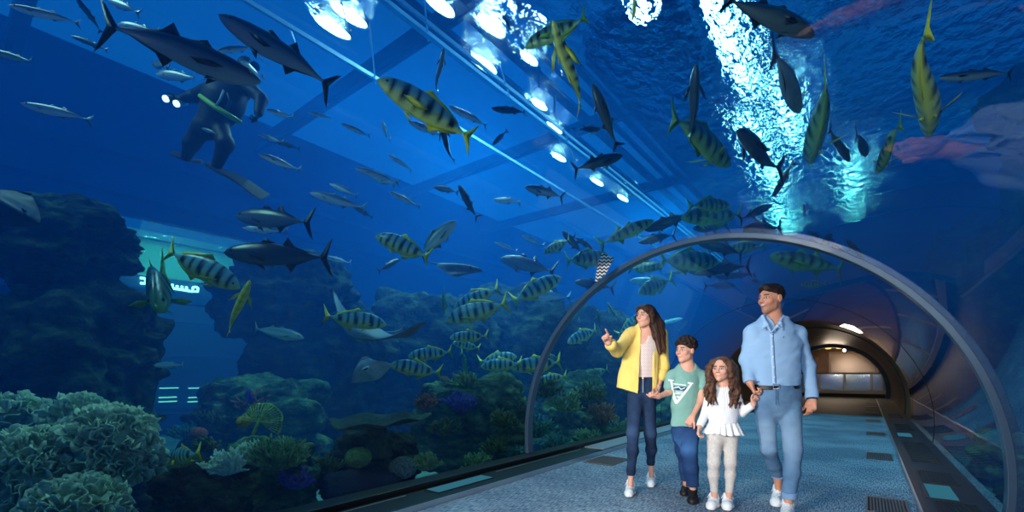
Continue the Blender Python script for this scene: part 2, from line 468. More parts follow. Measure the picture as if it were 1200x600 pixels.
# ================================================================== SMOOTH BODIES FROM DISTANCE FIELDS
class Field:
    """blended solid: tapered limbs, ellipsoids, cuts; meshed as one continuous surface"""
    def __init__(s, res=0.005):
        s.ops = []; s.res = res

    def cone(s, a, b, ra, rb, k=0.02, flat=None, ff=1.0, op='add'):
        """tapered limb a->b; flat = direction along which the section is scaled by ff"""
        s.ops.append(('cone', np.array(a, float), np.array(b, float), ra, rb, k, None if flat is None else np.array(flat, float) / np.linalg.norm(flat), ff, op)); return s

    def chain(s, pts, rs, k=0.02, flat=None, ff=1.0, op='add'):
        for i in range(len(pts) - 1):
            s.cone(pts[i], pts[i + 1], rs[i], rs[i + 1], k, flat, ff, op)
        return s

    def ell(s, c, r, k=0.02, R=None, op='add'):
        s.ops.append(('ell', np.array(c, float), np.array(r, float) if hasattr(r, '__len__') else np.array([r] * 3, float), None if R is None else np.array(R), k, op)); return s

    def cut(s, p, n, k=0.004):
        """remove everything on the side the normal points to"""
        s.ops.append(('plane', np.array(p, float), np.array(n, float) / np.linalg.norm(n), k)); return s

    def cutbox(s, lo, hi, R=None, c=None, k=0.004, keep=False):
        s.ops.append(('box', np.array(lo, float), np.array(hi, float), k, R, c, keep)); return s

    def cutfn(s, fn):
        s.ops.append(('cutfn', fn)); return s

    def wrinkle(s, fn):
        s.ops.append(('fn', fn)); return s

    def bounds(s):
        lo = np.array([1e9] * 3); hi = -lo
        for o in s.ops:
            if o[0] == 'cone' and o[8] == 'add':
                r = max(o[3], o[4]) * max(1, o[7]) + .012
                lo = np.minimum(lo, np.minimum(o[1], o[2]) - r); hi = np.maximum(hi, np.maximum(o[1], o[2]) + r)
            if o[0] == 'ell' and o[5] == 'add':
                r = o[2].max() + .012
                lo = np.minimum(lo, o[1] - r); hi = np.maximum(hi, o[1] + r)
        return lo, hi

    def mesh(s):
        h = s.res; lo, hi = s.bounds(); lo = lo - 2 * h; n = np.ceil((hi - lo) / h).astype(int) + 3
        G = np.full(n, 0.2, np.float32)
        ax = [lo[i] + h * np.arange(n[i]) for i in range(3)]

        def region(a, b, m):
            i0 = np.clip(np.floor((a - m - lo) / h).astype(int), 0, n - 1); i1 = np.clip(np.ceil((b + m - lo) / h).astype(int) + 1, 1, n)
            sl = tuple(slice(i0[i], i1[i]) for i in range(3))
            X = np.meshgrid(*[ax[i][sl[i]] for i in range(3)], indexing='ij', sparse=True)
            return sl, X

        def comb(sl, d, k, op):
            g = G[sl]
            if op == 'add':
                hh = np.maximum(k - np.abs(g - d), 0) / k
                G[sl] = np.minimum(g, d) - hh * hh * k / 4
            else:
                d = -d; hh = np.maximum(k - np.abs(g - d), 0) / k
                G[sl] = np.maximum(g, d) + hh * hh * k / 4
        for o in s.ops:
            if o[0] == 'cone':
                _, a, b, ra, rb, k, fl, ff, op = o
                m = max(ra, rb) * max(1, ff) + k + 3 * h
                sl, X = region(np.minimum(a, b), np.maximum(a, b), m)
                ab = b - a; L2 = max(ab @ ab, 1e-9)
                D = [X[i] - a[i] for i in range(3)]
                t = np.clip((D[0] * ab[0] + D[1] * ab[1] + D[2] * ab[2]) / L2, 0, 1)
                D = [D[i] - t * ab[i] for i in range(3)]
                if fl is not None:
                    q = (D[0] * fl[0] + D[1] * fl[1] + D[2] * fl[2]) * (1 / ff - 1)
                    D = [D[i] + q * fl[i] for i in range(3)]
                d = np.sqrt(D[0] ** 2 + D[1] ** 2 + D[2] ** 2) - (ra + (rb - ra) * t)
                if fl is not None: d = d * min(1, ff) if ff < 1 else d
                comb(sl, d.astype(np.float32), k, op)
            elif o[0] == 'ell':
                _, c, r, R, k, op = o
                m = r.max() + k + 3 * h
                sl, X = region(c, c, m)
                D = [X[i] - c[i] for i in range(3)]
                if R is not None:
                    D = [D[0] * R[0][i] + D[1] * R[1][i] + D[2] * R[2][i] for i in range(3)]
                k0 = np.sqrt(sum((D[i] / r[i]) ** 2 for i in range(3))); k1 = np.sqrt(sum((D[i] / r[i] ** 2) ** 2 for i in range(3))) + 1e-9
                d = np.where(k0 < 1e-3, -r.min(), k0 * (k0 - 1) / k1)
                comb(sl, d.astype(np.float32), k, op)
            elif o[0] == 'plane':
                _, p, nn, k = o
                sl, X = region(lo, hi, 0.1)
                d = sum((X[i] - p[i]) * nn[i] for i in range(3))
                comb(sl, (-d).astype(np.float32), k, 'sub') if False else G.__setitem__(sl, np.maximum(G[sl], d))
            elif o[0] == 'box':
                _, a, b, k, R, c, keep = o
                sl, X = region(lo, hi, .1)
                D = list(X)
                if R is not None:
                    D = [X[i] - c[i] for i in range(3)]
                    D = [D[0] * R[0][i] + D[1] * R[1][i] + D[2] * R[2][i] for i in range(3)]
                q = [np.abs(D[i] - (a[i] + b[i]) / 2) - (b[i] - a[i]) / 2 for i in range(3)]
                d = np.maximum(np.maximum(q[0], q[1]), q[2])
                G[sl] = np.maximum(G[sl], d if keep else -d)
            elif o[0] == 'cutfn':
                X = np.meshgrid(*ax, indexing='ij', sparse=True)
                G[:] = np.maximum(G, -o[1](*X)).astype(np.float32)
            elif o[0] == 'fn':
                idx = np.argwhere(np.abs(G) < 4 * h)
                P = lo + idx * h
                G[tuple(idx.T)] += o[1](P).astype(np.float32)
        G[0] = G[-1] = .1; G[:, 0] = G[:, -1] = .1; G[:, :, 0] = G[:, :, -1] = .1
        return nets(G, lo, h)


def nets(G, lo, h):
    """surface nets"""
    S = G < 0
    n = np.array(G.shape)
    c = np.zeros(n - 1, np.int8)
    for dx in (0, 1):
        for dy in (0, 1):
            for dz in (0, 1):
                c += S[dx:n[0] - 1 + dx, dy:n[1] - 1 + dy, dz:n[2] - 1 + dz]
    act = (c > 0) & (c < 8)
    cell = np.argwhere(act)
    ids = np.full(act.shape, -1, np.int64); ids[act] = np.arange(len(cell))
    acc = np.zeros((len(cell), 3)); cnt = np.zeros(len(cell))
    corners = [(0, 0, 0), (1, 0, 0), (0, 1, 0), (1, 1, 0), (0, 0, 1), (1, 0, 1), (0, 1, 1), (1, 1, 1)]
    for a in range(8):
        for b in range(a + 1, 8):
            ca, cb = np.array(corners[a]), np.array(corners[b])
            if np.abs(ca - cb).sum() != 1: continue
            va = G[tuple((cell + ca).T)]; vb = G[tuple((cell + cb).T)]
            m = (va < 0) != (vb < 0)
            t = va[m] / (va[m] - vb[m])
            acc[m] += ca + (cb - ca) * t[:, None]; cnt[m] += 1
    V = lo + (cell + acc / cnt[:, None]) * h
    F_ = []
    for axis in range(3):
        sl0 = [slice(None)] * 3; sl1 = [slice(None)] * 3
        sl0[axis] = slice(0, -1); sl1[axis] = slice(1, None)
        e = S[tuple(sl0)] != S[tuple(sl1)]
        E_ = np.argwhere(e)
        u, v = [(1, 2), (2, 0), (0, 1)][axis]
        ok = (E_[:, u] > 0) & (E_[:, v] > 0) & (E_[:, u] < n[u] - 1) & (E_[:, v] < n[v] - 1); E_ = E_[ok]
        du = np.zeros(3, int); du[u] = 1; dv = np.zeros(3, int); dv[v] = 1
        q = np.stack([ids[tuple((E_ - du - dv).T)], ids[tuple((E_ - dv).T)], ids[tuple(E_.T)], ids[tuple((E_ - du).T)]], 1)
        inside = S[tuple(E_.T)]
        q[~inside] = q[~inside][:, ::-1]
        F_.append(q)
    Fq = np.concatenate(F_)
    Fq = Fq[(Fq >= 0).all(1)]
    return V, Fq


def field_obj(fld, name, mats, parent=None, colour=None, M=None):
    V, Q = fld.mesh()
    me = bpy.data.meshes.new(name)
    cols = colour(V) if colour is not None else None
    me.vertices.add(len(V)); me.vertices.foreach_set('co', V.astype(np.float32).ravel())
    me.loops.add(len(Q) * 4); me.loops.foreach_set('vertex_index', Q.astype(np.int32).ravel())
    me.polygons.add(len(Q)); me.polygons.foreach_set('loop_start', np.arange(0, len(Q) * 4, 4, dtype=np.int32))
    me.update(calc_edges=True); me.validate()
    smooth(me)
    if cols is not None: setcol(me, cols)
    return link(name, me, mats, parent)


def rotz(a): return np.array([[math.cos(a), -math.sin(a), 0], [math.sin(a), math.cos(a), 0], [0, 0, 1]])
def rotx(a): return np.array([[1, 0, 0], [0, math.cos(a), -math.sin(a)], [0, math.sin(a), math.cos(a)]])
def roty(a): return np.array([[math.cos(a), 0, math.sin(a)], [0, 1, 0], [-math.sin(a), 0, math.cos(a)]])


class Head:
    """head frame: x = the face's left, y = out of the face, z = up; H = chin to crown"""
    def __init__(s, c, yaw, pitch=0.0, roll=0.0, H=0.23, fem=0.0, child=0.0):
        # yaw: 0 = facing the camera (-y of the person frame), positive = towards the picture's left
        base = np.array([[1, 0, 0], [0, -1, 0], [0, 0, 1.0]]).T  # columns
        base = np.array([[1, 0, 0], [0, -1, 0], [0, 0, 1.0]])
        s.R = rotz(-yaw) @ base @ rotx(pitch) @ roty(roll)
        s.c = np.array(c, float); s.s = H / 0.235; s.fem = fem; s.child = child

    def p(s, x, y, z): return s.c + s.R @ (np.array([x, y, z]) * s.s)

    def build(s, f):
        k = s.s; R = s.R; ch = s.child
        E = lambda c, r, kk=.02, op='add', RR=None: f.ell(s.p(*c), np.array(r) * k, kk * k, R if RR is None else R @ RR, op)
        E((0, -.012, .032), (.074, .094, .085))
        E((0, .022, -.028), (.058 + .004 * ch, .068, .080), .03)
        jw = .037 if s.fem < .5 else .034
        f.cone(s.p(-jw, .018, -.062), s.p(0, .062, -.092), .024 * k, .020 * k, .02 * k)
        f.cone(s.p(jw, .018, -.062), s.p(0, .062, -.092), .024 * k, .020 * k, .02 * k)
        for sx in (-1, 1):
            E((sx * .037, .058, -.018), (.024 + .004 * ch, .022, .022), .02)
            f.cone(s.p(sx * .012, .079, .026), s.p(sx * .044, .066, .028), .009 * k, .008 * k, .02 * k)
            E((sx * .031, .094, .007), (.0155, .011, .010), .014, 'sub')
            E((sx * .0305, .0725, .006), (.0125, .0125, .0095), .004)
            # ear
            E((sx * .076, -.008, -.004), (.009, .019, .031), .006)
            E((sx * .086, -.002, .002), (.007, .010, .016), .006, 'sub')
        f.cone(s.p(0, .088, .016), s.p(0, .106, -.018), .0085 * k, .0105 * k, .012 * k)
        for sx in (-1, 1): E((sx * .0105, .094, -.024), (.0085, .011, .008), .008)
        # mouth: smiling lips
        E((0, .078, -.046), (.024, .013, .016), .014)
        f.chain([s.p(x, .0885 - 14 * x * x, -.0435 + 8 * x * x) for x in (-.021, -.011, 0, .011, .021)], [.003 * k, .0042 * k, .0045 * k, .0042 * k, .003 * k], .004 * k)
        f.chain([s.p(x, .0875 - 14 * x * x, -.0545 + 12 * x * x) for x in (-.018, -.009, 0, .009, .018)], [.003 * k, .0048 * k, .005 * k, .0048 * k, .003 * k], .004 * k)
        return s

    def colour(s, V, skin, C, lips=(186, 96, 88), brow=(40, 28, 24), iris=(52, 34, 24), beard=None):
        """paint the face's own colours on the vertices"""
        q = ((V - s.c) @ s.R) / s.s
        x, y, z = q[:, 0], q[:, 1], q[:, 2]
        near = (np.linalg.norm(q, axis=1) < .15) & (y > .03)
        def put(m, c, a=1.0):
            a = np.where(near, np.clip(m, 0, 1) * a, 0)[:, None]
            C[:] = C * (1 - a) + np.array(lin(c)) * a
        ss = lambda d, w: np.clip(.5 - d / w, 0, 1)
        ax = np.abs(x)
        if beard is not None:
            put(ss(np.maximum(z + .035 + .3 * np.maximum(.04 - y, 0), -.5), .02) , beard, .45)
        put(ss(np.hypot((ax - .04) / 1.2, z + .022) - .018, .02), (222, 128, 112), .25)      # cheeks
        # lips and teeth
        zz = z - 10 * x * x
        put(ss(np.maximum(np.abs(zz + .0485) - .0085 + 6 * x * x, ax - .024), .004) * (y > .06), lips, .75)
        put(ss(np.maximum(np.abs(zz + .0480) - .0036 + 7 * x * x, ax - .018), .003) * (y > .06), (240, 232, 224), .95)
        # eyes
        for sx in (-1, 1):
            ex, ez = x - sx * .0305, z - .006
            lid = ss(np.hypot(ex / 1.65, ez) - .0108, .004)
            put(lid, (50, 30, 26), .9)
            put(ss(np.hypot(ex / 1.75, ez) - .0068, .003), (238, 234, 230), 1)
            put(ss(np.hypot(ex + .000, ez - .0005) - .0074, .003), iris, 1)
            bz = z - (.0285 - 3.5 * (ax - .028) ** 2)
            put(ss(np.maximum(np.abs(bz) - .0044, np.abs(ax - .031) - .018), .004), brow, .95)
        put(ss(np.hypot((ax - .007), (z + .030)) - .003, .003) * (y > .085), (120, 66, 56), .8)
        return C


def hand(f, wrist, d, n, side=1, s=1.0, curl=(.5, .5, .5, .5), thumb=.5, spread=.0, thumb_out=.6):
    """palm with five fingers. d = direction of the hand, n = out of the palm, side = +1 thumb along d x n"""
    d = np.array(d, float); d /= np.linalg.norm(d); n = np.array(n, float); n -= d * (n @ d); n /= np.linalg.norm(n)
    t = np.cross(d, n) * side                 # towards the thumb
    w = np.array(wrist, float)
    P = lambda a, b, c: w + (d * a + t * b + n * c) * s
    f.cone(P(-.01, 0, 0), P(.02, 0, 0), .026 * s, .030 * s, .015 * s, n, .62)
    f.cone(P(.025, .010, 0), P(.080, .018, 0), .024 * s, .022 * s, .012 * s, n, .5)
    f.cone(P(.025, -.010, 0), P(.076, -.020, 0), .023 * s, .020 * s, .012 * s, n, .5)
    f.ell(P(.035, .020, .006), .018 * s, .012 * s)
    L = (.076, .084, .078, .062); B = (.030, .0105, -.0095, -.0285); A0 = (.082, .088, .084, .074)
    for i in range(4):
        c = curl[i]; p = P(A0[i], B[i], 0); ang = 0.0
        r0 = (.0088, .009, .0086, .0076)[i] * s
        for j, (fr, add) in enumerate(((.45, c * 1.35), (.32, c * 1.6), (.25, c * 1.0))):
            ang += add
            dirv = d * math.cos(ang) + n * math.sin(ang) + t * spread * (1.5 - i) * .18 * math.cos(ang)
            q = p + dirv * L[i] * fr * s
            f.cone(p, q, r0, r0 * .92, .004 * s); p = q; r0 *= .92
    # thumb leaves the side of the palm
    p = P(.022, .026, .006); a = thumb
    for j, l in enumerate((.040, .030, .025)):
        dirv = d * math.cos(thumb_out) + t * math.sin(thumb_out) * (1 - a * j * .6) + n * a * (.35 + .5 * j)
        dirv /= np.linalg.norm(dirv)
        q = p + dirv * l * s
        f.cone(p, q, (.0125, .0105, .0098)[j] * s, (.0105, .0098, .0085)[j] * s, .006 * s); p = q
    return f
# ================================================================== PEOPLE
class Fig:
    """person frame: x = picture right, y = away from the camera, z = up; base between the feet"""
    def __init__(s, bx, d0):
        s.d0 = d0; s.x0 = (bx - 600) / F * d0
        s.k = d0 / F                                  # metres per photo pixel
        w = CAM + RGT * s.x0 + FWD * d0
        s.base = Vector((w.x, w.y, 0))

    def __call__(s, px, py, dd=0.0):
        D = s.d0 + dd
        return np.array([(px - 600) / F * D - s.x0, dd, 1.09 + (HOR - py) / F * D])

    def place(s, o):
        o.location = s.base; o.rotation_euler = (0, 0, YAW); return o

    def chain(s, f, rows, k=.02, ff=None, off=0.0, op='add'):
        """rows of (px, py, dd, half width px)"""
        pts = [s(r[0], r[1], r[2]) for r in rows]; rs = [r[3] * s.k + off for r in rows]
        return f.chain(pts, rs, k, None if ff is None else (0, 1, 0), 1 if ff is None else ff, op)


def thin(rows):
    """leg inside trousers: a little slimmer than the cloth down to the ankle"""
    return [(r[0], r[1], r[2], r[3] * (.80 if i < len(rows) - 2 else .95)) for i, r in enumerate(rows)]


def folds(amp, fx, fy, fz, seed=0):
    fr = np.array([fx, fy, fz])
    return lambda P: amp * fbm(P * fr, 3, seed)


def flat_col(rgb, rgb2=None, sc=30, seed=0):
    def fn(V):
        c = np.tile(np.array(lin(rgb)), (len(V), 1))
        if rgb2 is not None:
            t = np.clip(fbm(V * sc, 3, seed) * .5 + .5, 0, 1)[:, None]
            c = c * (1 - t) + np.array(lin(rgb2)) * t
        return c
    return fn


def skin_col(rgb, rgb2=None):
    def fn(V):
        c = np.tile(np.array(lin(rgb)), (len(V), 1))
        t = np.clip(fbm(V * 18, 2, 3) * .5 + .5, 0, 1)[:, None] * .25
        return c * (1 - t) + np.array(lin(rgb2 or (214, 140, 112))) * t
    return fn


M_SKIN = vcmat('skin', .5, .35, sss=.12)
M_CLOTH = vcmat('cloth', .9, .15, bump=.25, bscale=260)
M_DENIM = vcmat('denim', .85, .2, bump=.35, bscale=350)
M_HAIR = vcmat('hair', .6, .25, bump=.3, bscale=160)
M_SHOE = vcmat('shoe_leather', .55, .4)


def person_root(fig, fld, label, colour):
    o = field_obj(fld, 'person', M_SKIN, None, colour)
    fig.place(o); tag(o, label, 'person'); return o


def shoe(fig, parent, heel, toe, h, mats, w=.042, high=.06, col=(236, 240, 244), sole=(240, 240, 240), laces=(225, 230, 236), lace=True):
    """sneaker from heel to toe point on the ground"""
    f = Field(.0035)
    a = np.array(heel); b = np.array(toe); d = (b - a); L = np.linalg.norm(d[:2]); d /= np.linalg.norm(d)
    t = np.array([-d[1], d[0], 0]); t /= np.linalg.norm(t); u = np.cross(d, t); u *= np.sign(u[2])
    P = lambda x, y, z: a + d * (x * L) + t * y + u * z
    f.cone(P(.14, 0, .030), P(.42, 0, .034), w * .82, w * .88, .02)
    f.cone(P(.42, 0, .034), P(.80, 0, .026), w * .9, w * .92, .02)
    f.cone(P(.80, 0, .024), P(.88, 0, .022), w * .9, w * .72, .02)
    f.cone(P(.17, 0, .04), P(.22, 0, .04 + high), w * .80, w * .78, .02)
    f.cone(P(.35, 0, .05), P(.30, 0, .035 + high * .8), w * .68, w * .72, .03)
    f.cut(P(0, 0, .012), -u)
    f.ell(P(.22, 0, .052 + high), np.array([w * .62, w * .62, .03]), .006, None, 'sub')
    up = field_obj(f, 'shoe', M_SHOE, parent, flat_col(col, tuple(int(c * .93) for c in col), 25))
    g = Field(.0035)
    g.cone(P(.12, 0, .012), P(.45, 0, .012), w * .95, w * .93, .02, u, .42)
    g.cone(P(.45, 0, .012), P(.86, 0, .014), w * .98, w * .86, .02, u, .42)
    g.cut(P(0, 0, .028), u); g.cut(P(0, 0, .001), -u)
    field_obj(g, 'sole', M_SHOE, up, flat_col(sole))
    if lace:
        m = MB()
        for i in range(5):
            x = .36 + i * .085; z = .035 + high * .45 * (1 - i / 4.2) + w * .80 + .004 - i * .002
            m.tube([P(x, -w * .48, z - .012), P(x + .01, 0, z + .003), P(x, w * .48, z - .012)], .0028, 6)
        m.tube([P(.34, .004, .04 + high * .5 + w * .8), P(.32, .03, .045 + high * .5 + w * .7), P(.36, .045, .02 + high * .4 + w * .6)], .0026, 6)
        m.tube([P(.34, -.004, .04 + high * .5 + w * .8), P(.32, -.03, .045 + high * .5 + w * .7), P(.37, -.046, .02 + high * .4 + w * .6)], .0026, 6)
        m.build('laces', mat('shoe_laces', laces, .8), up, sm=True)
    return up


# ------------------------------------------------------------------ woman
def woman():
    g = Fig(750, 4.15); k = g.k
    legL = [(744, 464, 0, 8.8), (741.5, 508, -.03, 6.2), (741.5, 528, .0, 5.8), (739.5, 555, -.02, 3.3), (738.5, 570, -.03, 3.2)]
    legR = [(759, 464, 0, 8.8), (762, 508, .10, 6.3), (763, 527, .22, 5.8), (763, 547, .32, 3.3), (763, 560, .32, 3.2)]
    f = Field(.004)
    hd = Head(g(756.5, 371.0, -.02), math.radians(54), math.radians(2), 0, .212, fem=1)
    hd.build(f)
    f.cone(g(759, 377, .0), g(758, 391, .03), .046, .050, .02)
    g.chain(f, [(757, 394, .03, 12), (757, 404, .02, 13.5), (755, 424, .02, 11.5), (754, 440, .02, 10.2), (752, 458, .02, 12)], .04, .62)
    f.chain([g(742, 391, .03), g(757, 389, .03), g(772, 391, .03)], [.045, .04, .045], .03)
    g.chain(f, thin(legL), .02); g.chain(f, thin(legR), .02)
    # raised arm: upper arm, forearm towards the camera, pointing hand
    sh = g(739, 391, .02); el = g(723, 411, -.12); wr = g(713.2, 401.5, -.30)
    f.chain([sh, el, wr], [.042, .037, .026], .02)
    hand(f, wr, g(707.8, 391.0, -.36) - wr, (.3, -.5, -.8), 1, .92, (.05, 1.15, 1.2, 1.2), 1.0, thumb_out=.4)
    # lowered arm, hand held by the boy's
    sh2 = g(775, 392, .03); el2 = g(777, 430, .06); wr2 = g(770.5, 455, -.02)
    f.chain([sh2, el2, wr2], [.042, .036, .024], .02)
    hand(f, wr2, g(766, 466, -.06) - wr2, (.45, -.6, .2), 1, .95, (.75, .75, .75, .75), .5)
    o = person_root(g, f, 'woman in an open yellow jacket and dark blue jeans pointing to the left', lambda V: hd.colour(V, None, skin_col((220, 168, 146), (206, 140, 118))(V), lips=(186, 84, 84)))
    # jeans
    j = Field(.005)
    g.chain(j, [(754, 441, .02, 11.8), (753, 452, .02, 14.2), (752, 464, .02, 15.2)], .03, .66)
    off = .006
    g.chain(j, [(745, 466, .0, 8.9)] + legL[1:3] + [(739.5, 552, -.01, 3.9), (739, 557, -.02, 3.9)], .03, None, off - .002)
    g.chain(j, [(759, 466, .0, 8.9)] + legR[1:3] + [(762.5, 541, .30, 3.9), (762.8, 545, .32, 3.8)], .03, None, off - .002)
    j.cut(g(754, 441, 0), (0, 0, 1)); j.cut(g(739, 556.5, 0), (0, 0, -1)); 
    j.cutfn(lambda X, Y, Z: np.maximum(Z - g(763, 545, .32)[2], 0.12 - Y))
    j.wrinkle(folds(.002, 10, 10, 22, 4))
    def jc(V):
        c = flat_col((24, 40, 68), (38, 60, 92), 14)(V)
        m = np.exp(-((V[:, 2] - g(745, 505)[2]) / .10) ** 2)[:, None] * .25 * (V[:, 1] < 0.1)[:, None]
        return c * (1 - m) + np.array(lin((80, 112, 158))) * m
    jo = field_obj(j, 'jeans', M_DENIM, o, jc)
    MB().tube([g(753.5, 443, -.085), g(753.5, 460, -.098)], .004, 6).build('fly_zip', mat('faded_stitching', (140, 150, 170), .8), jo)
    MB().tube([g(753.3, 442.8, -.088), g(753.3, 442.8, -.096)], .009, 12).build('button', mat('brass_button', (150, 120, 80), .4, .9), jo)
    # lace top
    t = Field(.004)
    g.chain(t, [(757, 396, .03, 12.6), (757, 406, .012, 14.4), (755, 424, .012, 12.4), (754, 441, .015, 12.6)], .03, .66)
    t.cut(g(754, 442, 0), (0, 0, -1)); 
    nk = g(756.5, 390, -.16)
    t.ell(nk, (.075, .17, .115), .01, None, 'sub'); t.cut(g(757, 393, .03), (0, 0, 1))
    def tc(V):
        u = np.sin(V[:, 0] * 2 * PI / .018) * np.sin(V[:, 2] * 2 * PI / .018)
        m = np.clip(u * 2, 0, 1)[:, None]
        return np.array(lin((228, 214, 212))) * (1 - m) + np.array(lin((196, 170, 166))) * m
    field_obj(t, 'lace_top', M_CLOTH, o, tc)
    # jacket
    J = Field(.0045)
    body = [(757, 391, .03, 15.5), (756, 404, .02, 17.5), (751, 424, .015, 18.5), (748, 442, .01, 21), (745.5, 462, .01, 24)]
    g.chain(J, body, .035, .55)
    J.chain([g(740, 391, .03), g(757, 386.5, .035), g(774, 391, .03)], [.050, .050, .050], .03)
    J.chain([sh + (0, 0, -.002), el, wr * .78 + el * .22], [.056, .056, .044], .02)
    J.chain([sh2, el2, wr2 * .45 + el2 * .55], [.056, .054, .050], .02)
    # turned-up cuffs
    d1 = (wr - el) / np.linalg.norm(wr - el); c1 = wr * .72 + el * .28
    J.cone(c1 - d1 * .03, c1 + d1 * .008, .050, .050, .004); J.cut(c1 + d1 * .018, d1) if False else None
    d2 = (wr2 - el2) / np.linalg.norm(wr2 - el2); c2 = wr2 * .42 + el2 * .58
    J.cone(c2 - d2 * .03, c2 + d2 * .005, .056, .056, .004)
    xa, za = g(750.5, 385)[0], g(750, 385)[2]; xb, zb = g(743.5, 462)[0], g(744, 462)[2]
    xc, zc = g(765, 398)[0], g(765, 398)[2]; xd = g(762, 462)[0]
    def openf(X, Y, Z):
        t_ = (Z - zb) / (za - zb)
        xl = xb + (xa - xb) * t_; xr = xd + (xc - xd) * np.minimum(t_ * 1.1, 1)
        return np.maximum(np.maximum(xl - X, X - xr), Y - .02) + 0 * Z
    J.cutfn(openf)
    # hollow so that the body shows inside the opening
    inner = [(r[0], r[1] + (4 if i == 4 else 0), r[2], r[3] - 2.2) for i, r in enumerate(body)]
    n_ = g(757.5, 384, .0)
    J.ell(n_, (.062, .085, .05), .01, None, 'sub')
    nrm = np.array([-.38, 0, -1.0]); J.cutfn(lambda X, Y, Z: np.maximum(np.maximum(Z - (zb + .014) + .32 * (X - xb) , -(Z * 0) - 1), X - g(770, 440)[0]) + 0 * Y)
    J.wrinkle(folds(.006, 14, 6, 4, 9)); J.wrinkle(folds(.0015, 30, 16, 16, 19))
    jk = field_obj(J, 'jacket', M_CLOTH, o, flat_col((240, 206, 112), (246, 216, 126), 8))
    # lapels
    lp = MB()
    for (x0, y0, x1, y1, x2, y2, s_) in ((750.5, 386, 747, 410, 742, 396, 1), (765, 388, 766, 412, 770, 398, -1)):
        pts = [g(x0, y0, -.045), g(x1, y1, -.118), g(x2, y2, -.085)]
        m_ = (np.array(pts[0]) + pts[1] + pts[2]) / 3 + np.array([0, .012, 0])
        lp.add([*pts, *[p + np.array([0, .012, 0]) for p in pts]], [(0, 1, 2), (5, 4, 3), (0, 3, 4, 1), (1, 4, 5, 2), (2, 5, 3, 0)])
    # bracelet
    br = MB(); c = wr2 * .9 + el2 * .1; ax = Vector(d2); a_ = ax.orthogonal().normalized(); b_ = ax.cross(a_)
    br.tube([Vector(c) + (a_ * math.cos(t_) + b_ * math.sin(t_)) * .029 for t_ in np.linspace(0, 2 * PI, 25)], .004, 6)
    br.build('bracelet', mat('silver_bracelet', (190, 190, 195), .3, .9), o, sm=True)
    # hair: cap and long locks
    h = Field(.004); R = hd.R; s_ = hd.s; E = lambda c, r, kk=.02, op='add': h.ell(hd.p(*c), np.array(r) * s_, kk, R, op)
    E((0, -.028, .040), (.086, .094, .088))
    E((.030, .020, .062), (.056, .066, .058), .02); E((-.030, .020, .062), (.056, .066, .058), .02)
    rr = random.Random(3)
    # the mass over the shoulder on the picture's right
    for i in range(26):
        a = i / 25
        x0 = 753 + 13.5 * a; top = g(x0 + rr.uniform(-1, 1), 365 + 6 * abs(a - .5), .02 + .07 * rr.random() + (.05 if a < .3 else 0))
        x1 = 766 + 10 * a + rr.uniform(-1, 1); x2 = 768 + 11 * a + rr.uniform(-2, 2); end = 406 + rr.uniform(-4, 5) + 4 * (a > .3)
        dd = -.09 + .08 * rr.random() + (.12 if a < .25 else 0)
        if a < .25: x1 -= 4; x2 = 762 + 6 * a; end = 398
        h.chain([top, g(x1 - 2, 380, -.02 + dd * .5), g(x1, 392 + rr.uniform(-2, 2), dd), g(x2, end, dd - .01)], [.030, .027, .021, .006], .022)
    for i in range(6):      # beside the face
        h.chain([g(762 + .6 * i, 361 + i * .5, -.01 + .012 * i), g(765 + .5 * i, 370, -.03 + .012 * i), g(764 + .8 * i, 382, -.05 + .01 * i), g(766 + i, 396 + i, -.10 + .01 * i)], [.018, .020, .019, .010], .015)
    for i in range(7):      # behind the neck on the picture's left
        a = i / 6
        h.chain([g(750 + 3 * a, 366, .06), g(751.5 + 3 * a, 378, .09), g(752 + 4 * a, 389, .10)], [.022, .02, .014], .01)
    h.ell(hd.p(-.004, .075, -.022), np.array((.060, .062, .088)) * s_, .006, R, 'sub')
    for sx in (-1, 1): h.chain([hd.p(sx * .078, .004, .06), hd.p(sx * .088, .010, .0), hd.p(sx * .088, .006, -.06)], [.02, .021, .02], .02)
    h.wrinkle(lambda P: .0012 * np.sin((P[:, 0] * 1.0 + .25 * P[:, 2]) * 2 * PI / .014 + 3 * fbm(P * 12, 2, 4)))
    def hc(V):
        t = np.clip(.5 + .5 * np.sin(V[:, 0] * 260 + V[:, 2] * 60 + 4 * fbm(V * 9, 2, 1)), 0, 1)[:, None]
        low = np.clip((g(760, 385)[2] - V[:, 2]) / .18, 0, 1)[:, None]
        c = np.array(lin((34, 22, 20))) * (1 - t * .6) + np.array(lin((78, 52, 42))) * t * .6
        return c * (1 - low * .5) + np.array(lin((104, 70, 52))) * low * .5 * (0.4 + t * .6) + c * low * .5 * (0.6 - .6 * t)
    field_obj(h, 'long_hair', M_HAIR, o, hc)
    shoe(g, o, g(739.5, 574, .09) * (1, 1, 0), g(736.5, 574, -.16) * (1, 1, 0), .1, None, w=.041)
    shoe(g, o, g(763.5, 560, .43) * (1, 1, 0), g(762.2, 560, .19) * (1, 1, 0), .1, None, w=.041)
    return o


